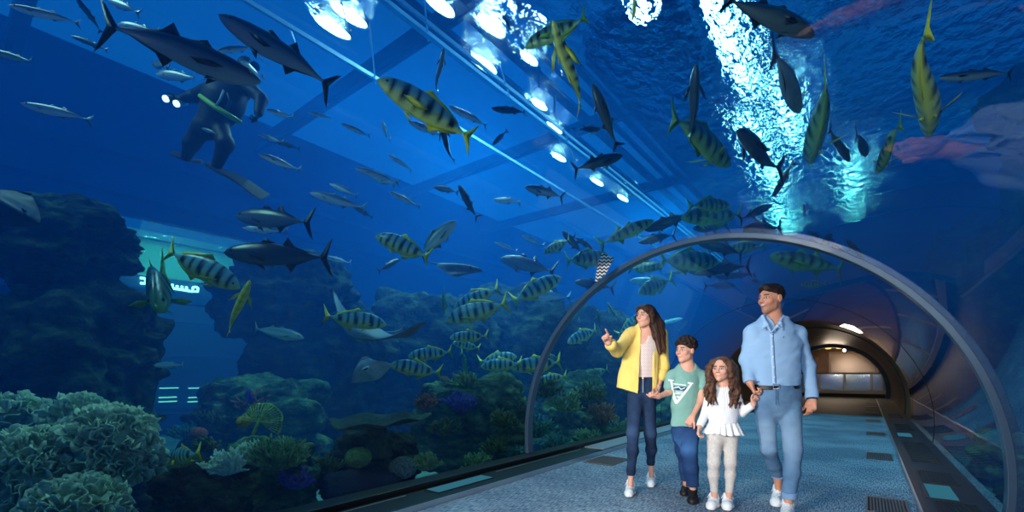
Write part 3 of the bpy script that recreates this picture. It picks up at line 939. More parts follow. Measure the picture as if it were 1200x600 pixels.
# ------------------------------------------------------------------ boy
def boy():
    g = Fig(806, 3.95)
    legL = [(796, 502, .02, 8.5), (800.5, 529, .06, 7), (804, 548, .14, 6), (804.5, 572, .20, 4)]
    legR = [(811, 502, .0, 8.5), (807.5, 529, -.10, 7), (810, 548, -.06, 6), (812, 572, -.04, 4)]
    f = Field(.004)
    hd = Head(g(803.5, 411, -.01), math.radians(60), math.radians(-1), 0, .208, child=1); hd.build(f)
    f.cone(g(806, 419, .0), g(805.5, 433, .02), .043, .045, .02)
    g.chain(f, [(805, 438, .02, 13), (805, 452, .02, 14), (803, 475, .02, 13), (803, 498, .02, 12)], .04, .62)
    f.chain([g(788, 438, .02), g(805, 434, .02), g(822, 438, .02)], [.036, .036, .036], .03)
    g.chain(f, thin(legL), .02); g.chain(f, thin(legR), .02)
    sh = g(786, 441, .02); el = g(783, 460, .03); wr = g(771.5, 465, -.06)
    f.chain([sh, el, wr], [.034, .028, .020], .02)
    hand(f, wr, (-1, -.25, .10), (.1, .4, .9), 1, .78, (.9, .9, .9, .9), .5)
    sh2 = g(823, 441, .02); el2 = g(821.5, 470, -.05); wr2 = g(811, 489, -.16)
    f.chain([sh2, el2, wr2], [.034, .028, .021], .02)
    hand(f, wr2, g(805, 498, -.19) - wr2, (-.5, -.2, -.85), 1, .80, (1.0, 1.05, 1.1, 1.1), .6)
    o = person_root(g, f, 'boy in a green T-shirt with a white triangle print, blue jeans and black shoes', lambda V: hd.colour(V, None, skin_col((218, 166, 144), (206, 140, 118))(V), lips=(196, 104, 96)))
    j = Field(.005)
    g.chain(j, [(803, 494, .02, 14.8), (803.5, 506, .02, 15.5)], .03, .66)
    g.chain(j, [(796.5, 506, .02, 8.9), (800.5, 528, .06, 8.2), (804, 548, .13, 7.6), (804.5, 566, .18, 6.6)], .03)
    g.chain(j, [(811, 506, .0, 8.9), (807.5, 528, -.10, 8.6), (809.5, 548, -.07, 8), (811.5, 568, -.04, 7.0)], .03)
    j.cut(g(803, 493, 0), (0, 0, 1)); j.cut(g(811, 569.5, -.04), (0, 0, -1))
    j.wrinkle(folds(.004, 9, 9, 16, 14))
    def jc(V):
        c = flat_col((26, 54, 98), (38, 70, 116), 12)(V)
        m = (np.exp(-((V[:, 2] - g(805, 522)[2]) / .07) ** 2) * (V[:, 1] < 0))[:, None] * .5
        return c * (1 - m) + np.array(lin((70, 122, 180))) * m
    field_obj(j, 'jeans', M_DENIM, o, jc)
    t = Field(.004)
    g.chain(t, [(805, 437, .02, 15), (804, 452, .015, 16), (803, 475, .01, 15.2), (803.5, 500, .005, 16.6)], .035, .62)
    t.chain([g(789, 439, .02), g(805, 434.5, .02), g(821, 439, .02)], [.044, .036, .044], .03)
    t.cone(sh, sh + (el - sh) * .62, .046, .048, .012); t.cone(sh2, sh2 + (el2 - sh2) * .42, .046, .050, .012)
    t.cutfn(lambda X, Y, Z: Z - g(804, 499)[2] - .02 * (X - g(804, 499)[0]) + 0 * Y)
    t.ell(g(805.5, 428, .0), (.060, .075, .062), .01, None, 'sub')
    t.wrinkle(folds(.004, 14, 10, 12, 22))
    o_, ux, uz = g(800.5, 460), 1 / F * 3.85, 1 / F * 3.85
    tri = [g(788.5, 446), g(813, 448), g(795.5, 475)]
    def tc(V):
        c = flat_col((118, 164, 156), (126, 172, 164), 10)(V)
        # V-shaped print on the chest
        px = 600 + (V[:, 0] + g.x0) / (g.d0 - .11) * F; py = HOR - (V[:, 2] - 1.09) / (g.d0 - .11) * F
        def seg(ax, ay, bx, by, w):
            dx, dy = bx - ax, by - ay; q = np.clip(((px - ax) * dx + (py - ay) * dy) / (dx * dx + dy * dy), 0, 1)
            return np.hypot(px - ax - q * dx, py - ay - q * dy) < w
        w = seg(791, 447, 795.8, 472.5, 1.25) | seg(812, 450.5, 796.2, 472.5, 1.25) | seg(788.5, 445.5, 793, 446.2, .9) | seg(809, 448.8, 814, 449.5, .9)
        w |= seg(793.5, 450, 806, 451.6, .65) & (np.sin(px * 5) > -.6)
        w |= seg(795.5, 461.5, 803, 462, .5) | seg(796.5, 459.5, 802.5, 460, .4) | seg(797.3, 465.5, 799, 465.6, .7)
        n = seg(793.6, 455.0, 806.0, 456.0, 2.2)
        c[n & (V[:, 1] < 0)] = lin((44, 70, 110))
        c[(seg(794.5, 455, 798.5, 453.8, .5) | seg(798.5, 453.8, 801, 456.5, .5) | seg(801, 456.5, 804.8, 454.8, .5)) & (V[:, 1] < 0)] = lin((230, 240, 240))
        c[w & (V[:, 1] < 0)] = lin((238, 244, 242))
        return c
    t.res = .003
    field_obj(t, 't_shirt', M_CLOTH, o, tc)
    h = Field(.004); E = lambda c, r, kk=.02, op='add': h.ell(hd.p(*c), np.array(r) * hd.s, kk, hd.R, op)
    E((0, -.024, .058), (.092, .102, .088))
    rr = random.Random(5)
    for i in range(150):
        a = rr.uniform(0, 2 * PI); b = rr.uniform(-.15, 1) * PI / 2
        p = (.090 * math.cos(a) * math.cos(b), -.018 + .104 * math.sin(a) * math.cos(b), .058 + .088 * math.sin(b))
        if p[1] > .045 and p[2] < .075: continue
        E(p, (.013, .013, .012), .003)
    for i in range(16):
        x = -.06 + .12 * i / 15
        E((x, .075 - 3.5 * x * x + rr.uniform(-.005, .005), .072 + rr.uniform(-.008, .01)), (.014, .014, .012), .003)
    h.ell(hd.p(0, .085, -.024), np.array((.056, .062, .074)) * hd.s, .006, hd.R, 'sub')
    for sx in (-1, 1): h.ell(hd.p(sx * .085, .005, -.03), np.array((.03, .03, .045)) * hd.s, .006, hd.R, 'sub')
    field_obj(h, 'curly_hair', M_HAIR, o, flat_col((24, 17, 16), (52, 36, 30), 60))
    B = dict(col=(20, 20, 24), sole=(30, 30, 34), laces=(24, 24, 28))
    shoe(g, o, g(805, 560, .28) * (1, 1, 0), g(801, 560, .07) * (1, 1, 0), .1, None, w=.038, **B)
    shoe(g, o, g(812.5, 560, .03) * (1, 1, 0), g(811, 560, -.19) * (1, 1, 0), .1, None, w=.040, **B)
    return o


# ------------------------------------------------------------------ girl
def girl():
    g = Fig(843, 3.72)
    legL = [(838, 508, .0, 8), (836.5, 542, -.02, 6), (836, 556, .0, 5.2), (837, 576, .02, 3.6), (837, 586, .02, 3.4)]
    legR = [(855, 508, .0, 8), (856, 542, -.02, 6), (856, 556, .0, 5.2), (854.5, 577, .0, 3.6), (854, 588, .0, 3.4)]
    f = Field(.004)
    hd = Head(g(845.5, 432.5, -.01), math.radians(44), math.radians(-2), math.radians(3), .200, fem=1, child=1); hd.build(f)
    f.cone(g(847, 440, .0), g(847, 452, .02), .036, .040, .02)
    g.chain(f, [(847, 457, .02, 11.5), (847, 470, .02, 12.5), (847, 485, .02, 12), (847, 506, .02, 12.5)], .04, .64)
    f.chain([g(833, 456, .02), g(847, 453, .02), g(861, 456, .02)], [.030, .032, .030], .03)
    g.chain(f, thin(legL), .02); g.chain(f, thin(legR), .02)
    sh = g(833, 459, .02); el = g(827.5, 480, .05); wr = g(820, 500, -.02)
    f.chain([sh, el, wr], [.030, .025, .018], .02)
    hand(f, wr, g(817, 514, -.03) - wr, (.6, -.5, 0), 1, .70, (.45, .5, .55, .6), .4)
    sh2 = g(861, 459, .02); el2 = g(869.5, 484, .03); wr2 = g(883, 474, -.06)
    f.chain([sh2, el2, wr2], [.030, .025, .018], .02)
    hand(f, wr2, g(884, 462, -.05) - wr2, (.3, -.9, .1), -1, .72, (1.0, 1.0, 1.0, 1.0), .5)
    o = person_root(g, f, 'girl with long wavy hair in a white ruffled top and pale grey leggings', lambda V: hd.colour(V, None, skin_col((218, 168, 146), (206, 140, 118))(V), lips=(200, 100, 94)))
    j = Field(.004)
    g.chain(j, [(847, 500, .02, 14), (846.5, 510, .01, 15)], .03, .66)
    g.chain(j, [(838, 512, .0, 8.6)] + legL[1:4], .025, None, .004); g.chain(j, [(855.5, 512, .0, 8.6)] + legR[1:4], .025, None, .004)
    j.cut(g(847, 499, 0), (0, 0, 1)); j.cut(g(837, 576, .02), (0, 0, -1)); j.wrinkle(folds(.0016, 16, 12, 24, 31))
    field_obj(j, 'leggings', M_CLOTH, o, lambda V: flat_col((188, 184, 180), (208, 205, 202), 110)(V))
    t = Field(.004)
    g.chain(t, [(847, 456, .02, 13), (847, 470, .012, 15), (847.5, 485, .01, 15), (847.5, 497, .01, 16.5)], .03, .64)
    t.chain([g(835, 457, .02), g(847, 453, .02), g(859, 457, .02)], [.036, .030, .036], .03)
    t.chain([sh, el, wr * .97 + el * .03], [.037, .035, .029], .014); t.chain([sh2, el2, wr2 * .93 + el2 * .07], [.037, .036, .031], .014)
    for a, b, q in ((el, wr, .97), (el2, wr2, .94)):
        d_ = (b - a) / np.linalg.norm(b - a); c_ = a + (b - a) * q
        t.ops.append(('cutfn', (lambda c_, d_: lambda X, Y, Z: np.maximum(-((X - c_[0]) * d_[0] + (Y - c_[1]) * d_[1] + (Z - c_[2]) * d_[2]), np.sqrt((X - c_[0]) ** 2 + (Y - c_[1]) ** 2 + (Z - c_[2]) ** 2) - .08))(c_, d_)))
    t.cut(g(847, 497.5, 0), (0, 0, -1)) if False else None
    t.ell(g(846.5, 447.5, .0), (.050, .062, .046), .01, None, 'sub')
    t.wrinkle(lambda P: .0022 * np.sin(P[:, 0] * 2 * PI / .017) * (P[:, 2] > g(847, 480)[2]) * (np.abs(P[:, 0] - g(847, 470)[0]) < .075) * (P[:, 1] < 0)); t.wrinkle(folds(.003, 14, 10, 16, 33))
    to = field_obj(t, 'ruffled_top', M_CLOTH, o, flat_col((236, 238, 242), (226, 230, 238), 10))
    # ruffle: wavy skirt of the top
    m = MB(); n = 144; c = g(847.5, 497, .012); rows = 7; vs = []
    for r in range(rows):
        q = r / (rows - 1); rad = .112 + .042 * q; z = c[2] + .012 - (.094) * q
        for i in range(n):
            a = 2 * PI * i / n; wv = (.002 + .010 * q) * math.sin(a * 17 + 1.2 * math.sin(a * 3))
            vs.append((c[0] + (rad + wv) * math.cos(a), c[1] + (rad * .68 + wv) * math.sin(a), z + .004 * math.sin(a * 5) * q - .008 * q * math.cos(a)))
    fs = [(r * n + i, r * n + (i + 1) % n, (r + 1) * n + (i + 1) % n, (r + 1) * n + i) for r in range(rows - 1) for i in range(n)]
    m.add(vs, fs); ru = m.build('ruffle', mat('white_cotton_ruffle', (238, 240, 244), .9, spec=.15), to, sm=True)
    so = ru.modifiers.new('thickness', 'SOLIDIFY'); so.thickness = .004
    h = Field(.0038); E = lambda c, r, kk=.02, op='add': h.ell(hd.p(*c), np.array(r) * hd.s, kk, hd.R, op)
    E((0, -.022, .042), (.084, .096, .084))
    rr = random.Random(11)
    for side in (-1, 1):
        for i in range(17):
            a = i / 16
            x0 = 846 + side * (4 + 7 * a); x1 = 846 + side * (10 + 5 * a); x2 = 847 + side * (9 + 12 * a); x3 = 847 + side * (7 + 13 * a) + rr.uniform(-1.5, 1.5)
            dd = rr.uniform(-.10, .03); w = rr.uniform(0, 6)
            pts = [g(x0, 423 + 3 * a, .0 + .03 * rr.random())]; rs = [.024]
            L = (474 if side < 0 else 479) + rr.uniform(-7, 2)
            for q in np.linspace(.15, 1, 9):
                x = x1 + (x2 - x1) * q if q < .6 else x2 + (x3 - x2) * (q - .6) / .4
                pts.append(g(x + 1.5 * math.sin(q * 11 + w) * q, 424 + (L - 424) * q, dd * min(1, q * 1.6) + .02 * math.cos(q * 11 + w) + .02)); rs.append(.021 * (1 - .72 * q))
            h.chain(pts, rs, .014)
    h.ell(hd.p(0, .085, -.024), np.array((.058, .070, .086)) * hd.s, .006, hd.R, 'sub')
    for sx in (-1, 1): h.chain([hd.p(sx * .076, .004, .06), hd.p(sx * .086, .012, .0), hd.p(sx * .088, .006, -.06)], [.02, .021, .022], .02)
    h.wrinkle(lambda P: .0010 * np.sin((P[:, 0] + .4 * P[:, 2]) * 2 * PI / .012 + 3 * fbm(P * 14, 2, 4)))
    field_obj(h, 'long_wavy_hair', M_HAIR, o, lambda V: flat_col((52, 35, 30), (112, 78, 60), 45)(V))
    shoe(g, o, g(838, 560, .11) * (1, 1, 0), g(832.5, 560, -.10) * (1, 1, 0), .1, None, w=.042, high=.045)
    shoe(g, o, g(853, 560, .09) * (1, 1, 0), g(852, 560, -.12) * (1, 1, 0), .1, None, w=.042, high=.045)
    return o


# ------------------------------------------------------------------ man
def man():
    g = Fig(915, 3.70)
    legL = [(896, 470, .02, 11), (901, 527, .02, 7.0), (906, 545, .10, 6.0), (911.5, 562, .16, 4), (912, 574, .17, 4)]
    legR = [(924, 470, .0, 11), (927, 527, -.10, 8.2), (927.5, 555, -.14, 6.6), (924, 586, -.20, 4), (923.5, 592, -.20, 4)]
    f = Field(.0042)
    hd = Head(g(903.5, 350.5, -.01), math.radians(70), math.radians(-2), 0, .240); hd.build(f)
    f.cone(g(907, 359, .0), g(906, 379, .02), .050, .058, .02)
    g.chain(f, [(907, 388, .02, 19), (907, 400, .02, 24), (908, 420, .02, 23), (909, 445, .02, 20.5), (910, 462, .02, 20.5)], .05, .58)
    f.chain([g(882, 388, .02), g(906, 381, .02), g(933, 388, .02)], [.048, .044, .048], .04)
    g.chain(f, thin(legL), .03); g.chain(f, thin(legR), .03)
    sh = g(879, 390, .02); el = g(874, 422, .05); wr = g(879, 449, -.03)
    f.chain([sh, el, wr], [.045, .038, .029], .02)
    hand(f, wr, g(885, 463, -.05) - wr, (.75, -.35, -.35), -1, 1.0, (.7, .75, .8, .85), .5)
    sh2 = g(936, 390, .02); el2 = g(948.5, 428, .05); wr2 = g(951.5, 468, -.03)
    f.chain([sh2, el2, wr2], [.044, .038, .029], .02)
    hand(f, wr2, g(951, 484, -.05) - wr2, (-.8, -.45, .0), 1, 1.0, (.30, .38, .45, .5), .35, thumb_out=.5)
    o = person_root(g, f, 'man in a light blue shirt and faded jeans walking beside the girl', lambda V: hd.colour(V, None, skin_col((206, 148, 122), (184, 120, 98))(V), lips=(178, 98, 88), beard=(120, 84, 70)))
    j = Field(.005)
    g.chain(j, [(910, 446, .02, 24.2), (910.5, 460, .02, 26), (910.5, 470, .02, 26.4)], .03, .60)
    g.chain(j, [(896, 476, .02, 11.6), (900.5, 527, .02, 8.9), (907, 545, .10, 7.6), (911.5, 558, .16, 6.2)], .018)
    g.chain(j, [(925.5, 476, .0, 12.0), (929, 527, -.10, 9.6), (928, 555, -.14, 8.2), (925, 581, -.20, 7.0)], .018)
    j.cut(g(910, 446, 0), (0, 0, 1))
    za, zb_ = g(911, 559, .16)[2], g(924, 583, -.2)[2]
    j.cutfn(lambda X, Y, Z: np.maximum(Z - za, .0 - Y) + 0 * X); j.cut(g(924, 583, -.2), (0, 0, -1))
    j.wrinkle(folds(.0045, 9, 9, 15, 44)); j.wrinkle(folds(.0012, 14, 14, 40, 45))
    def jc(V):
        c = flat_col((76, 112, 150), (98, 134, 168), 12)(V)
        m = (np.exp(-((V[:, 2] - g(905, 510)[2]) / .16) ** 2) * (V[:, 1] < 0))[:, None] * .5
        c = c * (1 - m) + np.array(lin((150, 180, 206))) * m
        for x in (g(882, 460)[0], g(938, 460)[0]):
            c[(np.abs(V[:, 0] - x) < .004)] = lin((54, 84, 124))
        return c
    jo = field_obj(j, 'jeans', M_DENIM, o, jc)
    MB().tube([g(909.5, 456, -.115), g(909.5, 474, -.118)], .004, 6).build('fly_seam', mat('denim_seam', (60, 92, 134), .8), jo)
    for a, b, r, nm in (((911.8, 557, .16), (912, 560.5, .16), .050, 'turned_up_cuff'), ((925, 577, -.2), (924.6, 584, -.2), .055, 'turned_up_cuff')):
        cf = Field(.004); cf.cone(g(*a), g(*b), r, r, .002); cf.cut(g(*a), (0, 0, 1)); cf.cut(g(*b), (0, 0, -1))
        field_obj(cf, nm, M_DENIM, jo, flat_col((128, 162, 198), (112, 148, 188), 30))
    # shirt
    t = Field(.0045)
    g.chain(t, [(907, 388, .02, 22), (907, 400, .015, 27.5), (908, 420, .012, 26.5), (909, 440, .01, 26.2), (909.5, 452, .015, 26)], .05, .56)
    t.chain([g(881, 390, .02), g(906, 381, .025), g(935, 390, .02)], [.056, .052, .056], .04)
    t.chain([sh + (.020, 0, -.015), el + (.004, 0, 0), wr * .98 + el * .02], [.060, .050, .039], .03); t.chain([sh2 + (-.018, 0, -.015), el2 + (-.006, 0, 0), wr2 * .98 + el2 * .02], [.058, .050, .040], .02)
    for a, b, q in ((el, wr, .95), (el2, wr2, .96)):
        d_ = (b - a) / np.linalg.norm(b - a); c_ = a + (b - a) * q
        t.cone(c_ - d_ * .05, c_, .045, .045, .004)
        t.cutfn((lambda c_, d_: lambda X, Y, Z: np.maximum(-((X - c_[0]) * d_[0] + (Y - c_[1]) * d_[1] + (Z - c_[2]) * d_[2]), np.sqrt((X - c_[0]) ** 2 + (Y - c_[1]) ** 2 + (Z - c_[2]) ** 2) - .075))(c_, d_))
    t.cutfn(lambda X, Y, Z: np.maximum(Z - g(909, 451.5)[2], np.abs(X - g(909, 450)[0]) - g.k * 31) + 0 * Y)
    t.cutfn(lambda X, Y, Z: Z - g(909, 470)[2] + 0 * X + 0 * Y)
    # open collar: V at the neck
    vx, vz = g(904, 384)[0], g(904, 388)[2]
    t.cutfn(lambda X, Y, Z: np.maximum(np.abs(X - vx) - .42 * (Z - vz), Y - .03) + 0 * X)
    t.wrinkle(lambda P: .0065 * fbm(np.stack([P[:, 0] * 5 + P[:, 2] * 9, P[:, 1] * 6, P[:, 2] * 12 - P[:, 0] * 8], 1), 2, 51))
    so = field_obj(t, 'shirt', M_CLOTH, o, flat_col((138, 176, 214), (150, 188, 226), 8))
    # collar, placket, buttons, pocket mark
    for sg, pts in ((-1, [(899, 368, .02), (894, 371, -.03), (897, 378, -.10), (893.5, 385, -.115), (899.5, 381, -.115), (903.5, 389, -.125)]), (1, [(914, 368, .02), (917, 371, -.02), (914, 379, -.09), (917, 386, -.10), (911, 382, -.11), (904.5, 389, -.125)])):
        c = Field(.004)
        P = [g(*p) for p in pts]
        # folded collar leaf as a bent blade
        c.chain([P[0], P[1], P[2], P[5]], [.013, .014, .014, .006], .01)
        c.chain([P[2], P[3]], [.014, .005], .01); c.chain([P[4], P[3]], [.011, .005], .01)
        field_obj(c, 'collar', M_CLOTH, so, flat_col((156, 194, 232), (166, 202, 238), 10))
    pk = MB(); ys = [(904, 391), (904.5, 404), (905.5, 420), (906.5, 436), (907, 449)]
    from mathutils.bvhtree import BVHTree
    sv = [v.co.copy() for v in so.data.vertices]; bv = BVHTree.FromPolygons(sv, [tuple(p.vertices) for p in so.data.polygons])
    def onshirt(px, py, off=.002):
        q = g(px, py, -.5); h_ = bv.ray_cast(Vector(q), Vector(g(px, py, .4) - q).normalized())
        return (h_[0] + Vector((0, -off, 0))) if h_[0] is not None else Vector(g(px, py, -.14))
    line = [onshirt(904 + 3.2 * t_, 391 + 58 * t_) for t_ in np.linspace(0, 1, 24)]
    vs = []; 
    for p in line: vs += [p + Vector((-.014, .0, 0)), p + Vector((-.014, -.004, 0)), p + Vector((.014, -.004, 0)), p + Vector((.014, 0, 0))]
    fs = [(4 * i + a, 4 * i + a + 1, 4 * i + a + 5, 4 * i + a + 4) for i in range(len(line) - 1) for a in range(3)]
    pk.add(vs, fs); po = pk.build('placket', mat('shirt_placket', (164, 200, 236), .9, spec=.15), so, sm=True)
    mb = mat('pale_shirt_button', (225, 230, 238), .4)
    for py in (394, 406, 418, 430, 442):
        p = onshirt(904 + 3.2 * (py - 391) / 58, py, .006)
        MB().tube([p, p + Vector((0, -.004, 0))], .006, 12).build('button', mb, so)
    p = onshirt(918, 395, .003); MB().tube([p, p + Vector((0, -.002, 0))], .005, 8).build('chest_emblem', mat('dark_emblem', (60, 84, 120), .7), so)
    # belt
    b = Field(.004); g.chain(b, [(909.5, 449.5, .02, 27.2), (910, 455, .02, 27.4)], .01, .60)
    b.cutfn(lambda X, Y, Z: Z - (g(909.5, 456.3)[2] + .04 * (X - g(909.5, 452)[0])) + 0 * Y); b.cutfn(lambda X, Y, Z: (g(909.5, 449.5)[2] + .04 * (X - g(909.5, 452)[0])) - Z + 0 * Y)
    bo = field_obj(b, 'belt', mat('black_leather_belt', (18, 16, 18), .4), o)
    bc = g(909.5, 453, -.098)
    m = MB(); w_, h_ = .024, .018
    m.tube([Vector(bc) + Vector(v) for v in ((-w_, -.004, -h_), (w_, -.004, -h_), (w_, -.004, h_), (-w_, -.004, h_), (-w_, -.004, -h_))], .003, 6)
    m.build('buckle', mat('steel_buckle', (190, 190, 195), .3, .9), bo, sm=True)
    # hair
    h = Field(.004); E = lambda c, r, kk=.02, op='add': h.ell(hd.p(*c), np.array(r) * hd.s, kk, hd.R, op)
    E((0, -.022, .044), (.080, .096, .082)); E((0, .045, .082), (.055, .045, .034), .03); E((0, .066, .086), (.046, .030, .026), .02)
    h.ell(hd.p(0, .090, -.016), np.array((.060, .066, .084)) * hd.s, .005, hd.R, 'sub')
    for sx in (-1, 1): h.ell(hd.p(sx * .092, .018, -.035), np.array((.028, .035, .045)) * hd.s, .006, hd.R, 'sub')
    h.cut(hd.p(0, -.06, -.055), hd.R @ np.array([0, 0.3, -1.0]))
    h.wrinkle(lambda P: .003 * fbm(P * np.array([60, 60, 110]), 2, 4))
    field_obj(h, 'short_hair', M_HAIR, o, flat_col((18, 14, 14), (42, 32, 30), 50))
    # wristband
    c = Vector(wr2 * .985 + el2 * .015); ax = Vector(wr2 - el2).normalized(); a_ = ax.orthogonal().normalized(); b_ = ax.cross(a_)
    MB().tube([c + (a_ * math.cos(q) + b_ * math.sin(q)) * .034 for q in np.linspace(0, 2 * PI, 25)], .006, 8).build('watch_strap', mat('navy_watch_strap', (20, 34, 70), .5), o, sm=True)
    shoe(g, o, g(912.5, 560, .26) * (1, 1, 0), g(909, 560, -.0) * (1, 1, 0), .1, None, w=.047, high=.085)
    shoe(g, o, g(923.5, 560, -.11) * (1, 1, 0), g(922, 560, -.38) * (1, 1, 0), .1, None, w=.047, high=.075)
    return o


woman(); boy(); girl(); man()
# ================================================================== FISH
M_FISH = vcmat('fish_scales', .32, .6, bump=.15, bscale=120)
M_RAYSKIN = vcmat('ray_skin', .55, .4, bump=.2, bscale=60)
M_EYE = mat('glossy_black_eye', (8, 8, 10), .1)


def fin(m, pts, cols, col, th=.006, axis=1):
    """thin solid fin: outline points, thickness across axis, tapering to the rim"""
    n = len(pts); c = sum((Vector(p) for p in pts), Vector()) / n
    o = Vector((0, 0, 0)); o[axis] = th / 2
    base = len(m.v)
    vs = [Vector(p) for p in pts] + [c + o, c - o]
    fs = [(i, (i + 1) % n, n) for i in range(n)] + [((i + 1) % n, i, n + 1) for i in range(n)]
    m.add(vs, fs)
    cols += [col] * len(vs)


SPEC = {
    # station table: x, upper, lower, half width
    'trevally': dict(prof=[(.5, .005, .005, .004), (.47, .045, .035, .025), (.42, .085, .06, .042), (.34, .125, .09, .058), (.22, .155, .12, .068), (.08, .16, .13, .068), (-.06, .14, .12, .058), (-.2, .095, .085, .042), (-.30, .05, .05, .026), (-.37, .02, .02, .014), (-.40, .018, .018, .010)],
                     tail=[(-.39, .018), (-.44, .07), (-.50, .17), (-.52, .19), (-.485, .07), (-.455, 0), (-.485, -.07), (-.52, -.18), (-.50, -.16), (-.44, -.07), (-.39, -.018)],
                     dors=[[(.10, .155), (.02, .22), (-.01, .19), (-.16, .145), (-.30, .075), (-.33, .035), (-.2, .09), (-.05, .135)]],
                     anal=[[(-.02, -.12), (-.07, -.19), (-.10, -.155), (-.2, -.12), (-.31, -.065), (-.33, -.035), (-.2, -.08)]],
                     pec=((.26, -.02, .055), (-.24, -.09, .13)), pel=((.20, -.115, .02), (-.10, -.06, .03))),
    'mackerel': dict(prof=[(.5, .004, .004, .004), (.46, .03, .03, .02), (.38, .06, .055, .038), (.25, .082, .075, .05), (.08, .088, .085, .052), (-.08, .075, .072, .044), (-.22, .048, .048, .030), (-.33, .022, .022, .016), (-.40, .012, .012, .010), (-.42, .012, .012, .008)],
                     tail=[(-.41, .012), (-.46, .06), (-.51, .12), (-.49, .05), (-.465, 0), (-.49, -.05), (-.51, -.12), (-.46, -.06), (-.41, -.012)],
                     dors=[[(.12, .085), (.08, .115), (.0, .09)], [(-.06, .075), (-.10, .11), (-.14, .075), (-.30, .035), (-.2, .05)]],
                     anal=[[(-.08, -.07), (-.12, -.105), (-.16, -.07), (-.30, -.035), (-.2, -.05)]],
                     pec=((.27, -.005, .045), (-.13, -.03, .05)), pel=((.22, -.07, .015), (-.06, -.03, .015))),
    'tuna': dict(prof=[(.5, .004, .006, .004), (.465, .04, .04, .028), (.40, .075, .07, .05), (.28, .11, .10, .07), (.12, .125, .115, .078), (-.04, .11, .10, .068), (-.18, .075, .07, .048), (-.30, .035, .035, .026), (-.38, .014, .014, .016), (-.41, .012, .012, .012)],
                 tail=[(-.40, .012), (-.43, .06), (-.49, .16), (-.53, .20), (-.49, .08), (-.455, 0), (-.49, -.08), (-.53, -.20), (-.49, -.16), (-.43, -.06), (-.40, -.012)],
                 dors=[[(.16, .12), (.12, .17), (.02, .12)], [(-.04, .105), (-.09, .19), (-.10, .12), (-.17, .08), (-.32, .035), (-.2, .06)]],
                 anal=[[(-.07, -.095), (-.12, -.17), (-.13, -.10), (-.2, -.07), (-.32, -.032), (-.2, -.05)]],
                 pec=((.25, -.02, .065), (-.20, -.07, .09)), pel=((.20, -.105, .02), (-.07, -.05, .02))),
    'tang': dict(prof=[(.5, .004, .01, .004), (.46, .05, .05, .02), (.38, .13, .12, .035), (.22, .22, .21, .05), (.02, .25, .24, .05), (-.18, .20, .19, .038), (-.30, .09, .09, .022), (-.37, .035, .035, .012), (-.40, .035, .035, .010)],
                 tail=[(-.39, .03), (-.50, .12), (-.48, 0), (-.50, -.12), (-.39, -.03)],
                 dors=[[(.25, .21), (.1, .30), (-.2, .27), (-.33, .10), (-.1, .22)]], anal=[[(.1, -.22), (-.05, -.29), (-.22, -.25), (-.33, -.10), (-.1, -.2)]],
                 pec=((.22, -.02, .045), (-.10, -.03, .06)), pel=((.20, -.19, .01), (-.06, -.05, .01))),
    'shark': dict(prof=[(.5, .006, .004, .006), (.47, .025, .012, .025), (.41, .045, .028, .042), (.30, .065, .05, .056), (.15, .075, .062, .06), (0, .065, .055, .052), (-.15, .043, .04, .036), (-.28, .024, .022, .022), (-.36, .014, .014, .012), (-.40, .012, .012, .008)],
                  tail=[(-.38, .012), (-.43, .07), (-.52, .17), (-.485, .07), (-.455, .01), (-.47, -.045), (-.48, -.075), (-.43, -.04), (-.39, -.012)],
                  dors=[[(.12, .07), (.03, .165), (.01, .14), (.00, .062)], [(-.22, .032), (-.26, .065), (-.27, .024)]], anal=[[(-.22, -.03), (-.26, -.06), (-.27, -.022)]],
                  pec=((.22, -.035, .05), (-.14, -.05, .17)), pel=((-.08, -.045, .02), (-.06, -.02, .04))),
}
_pcache = {}


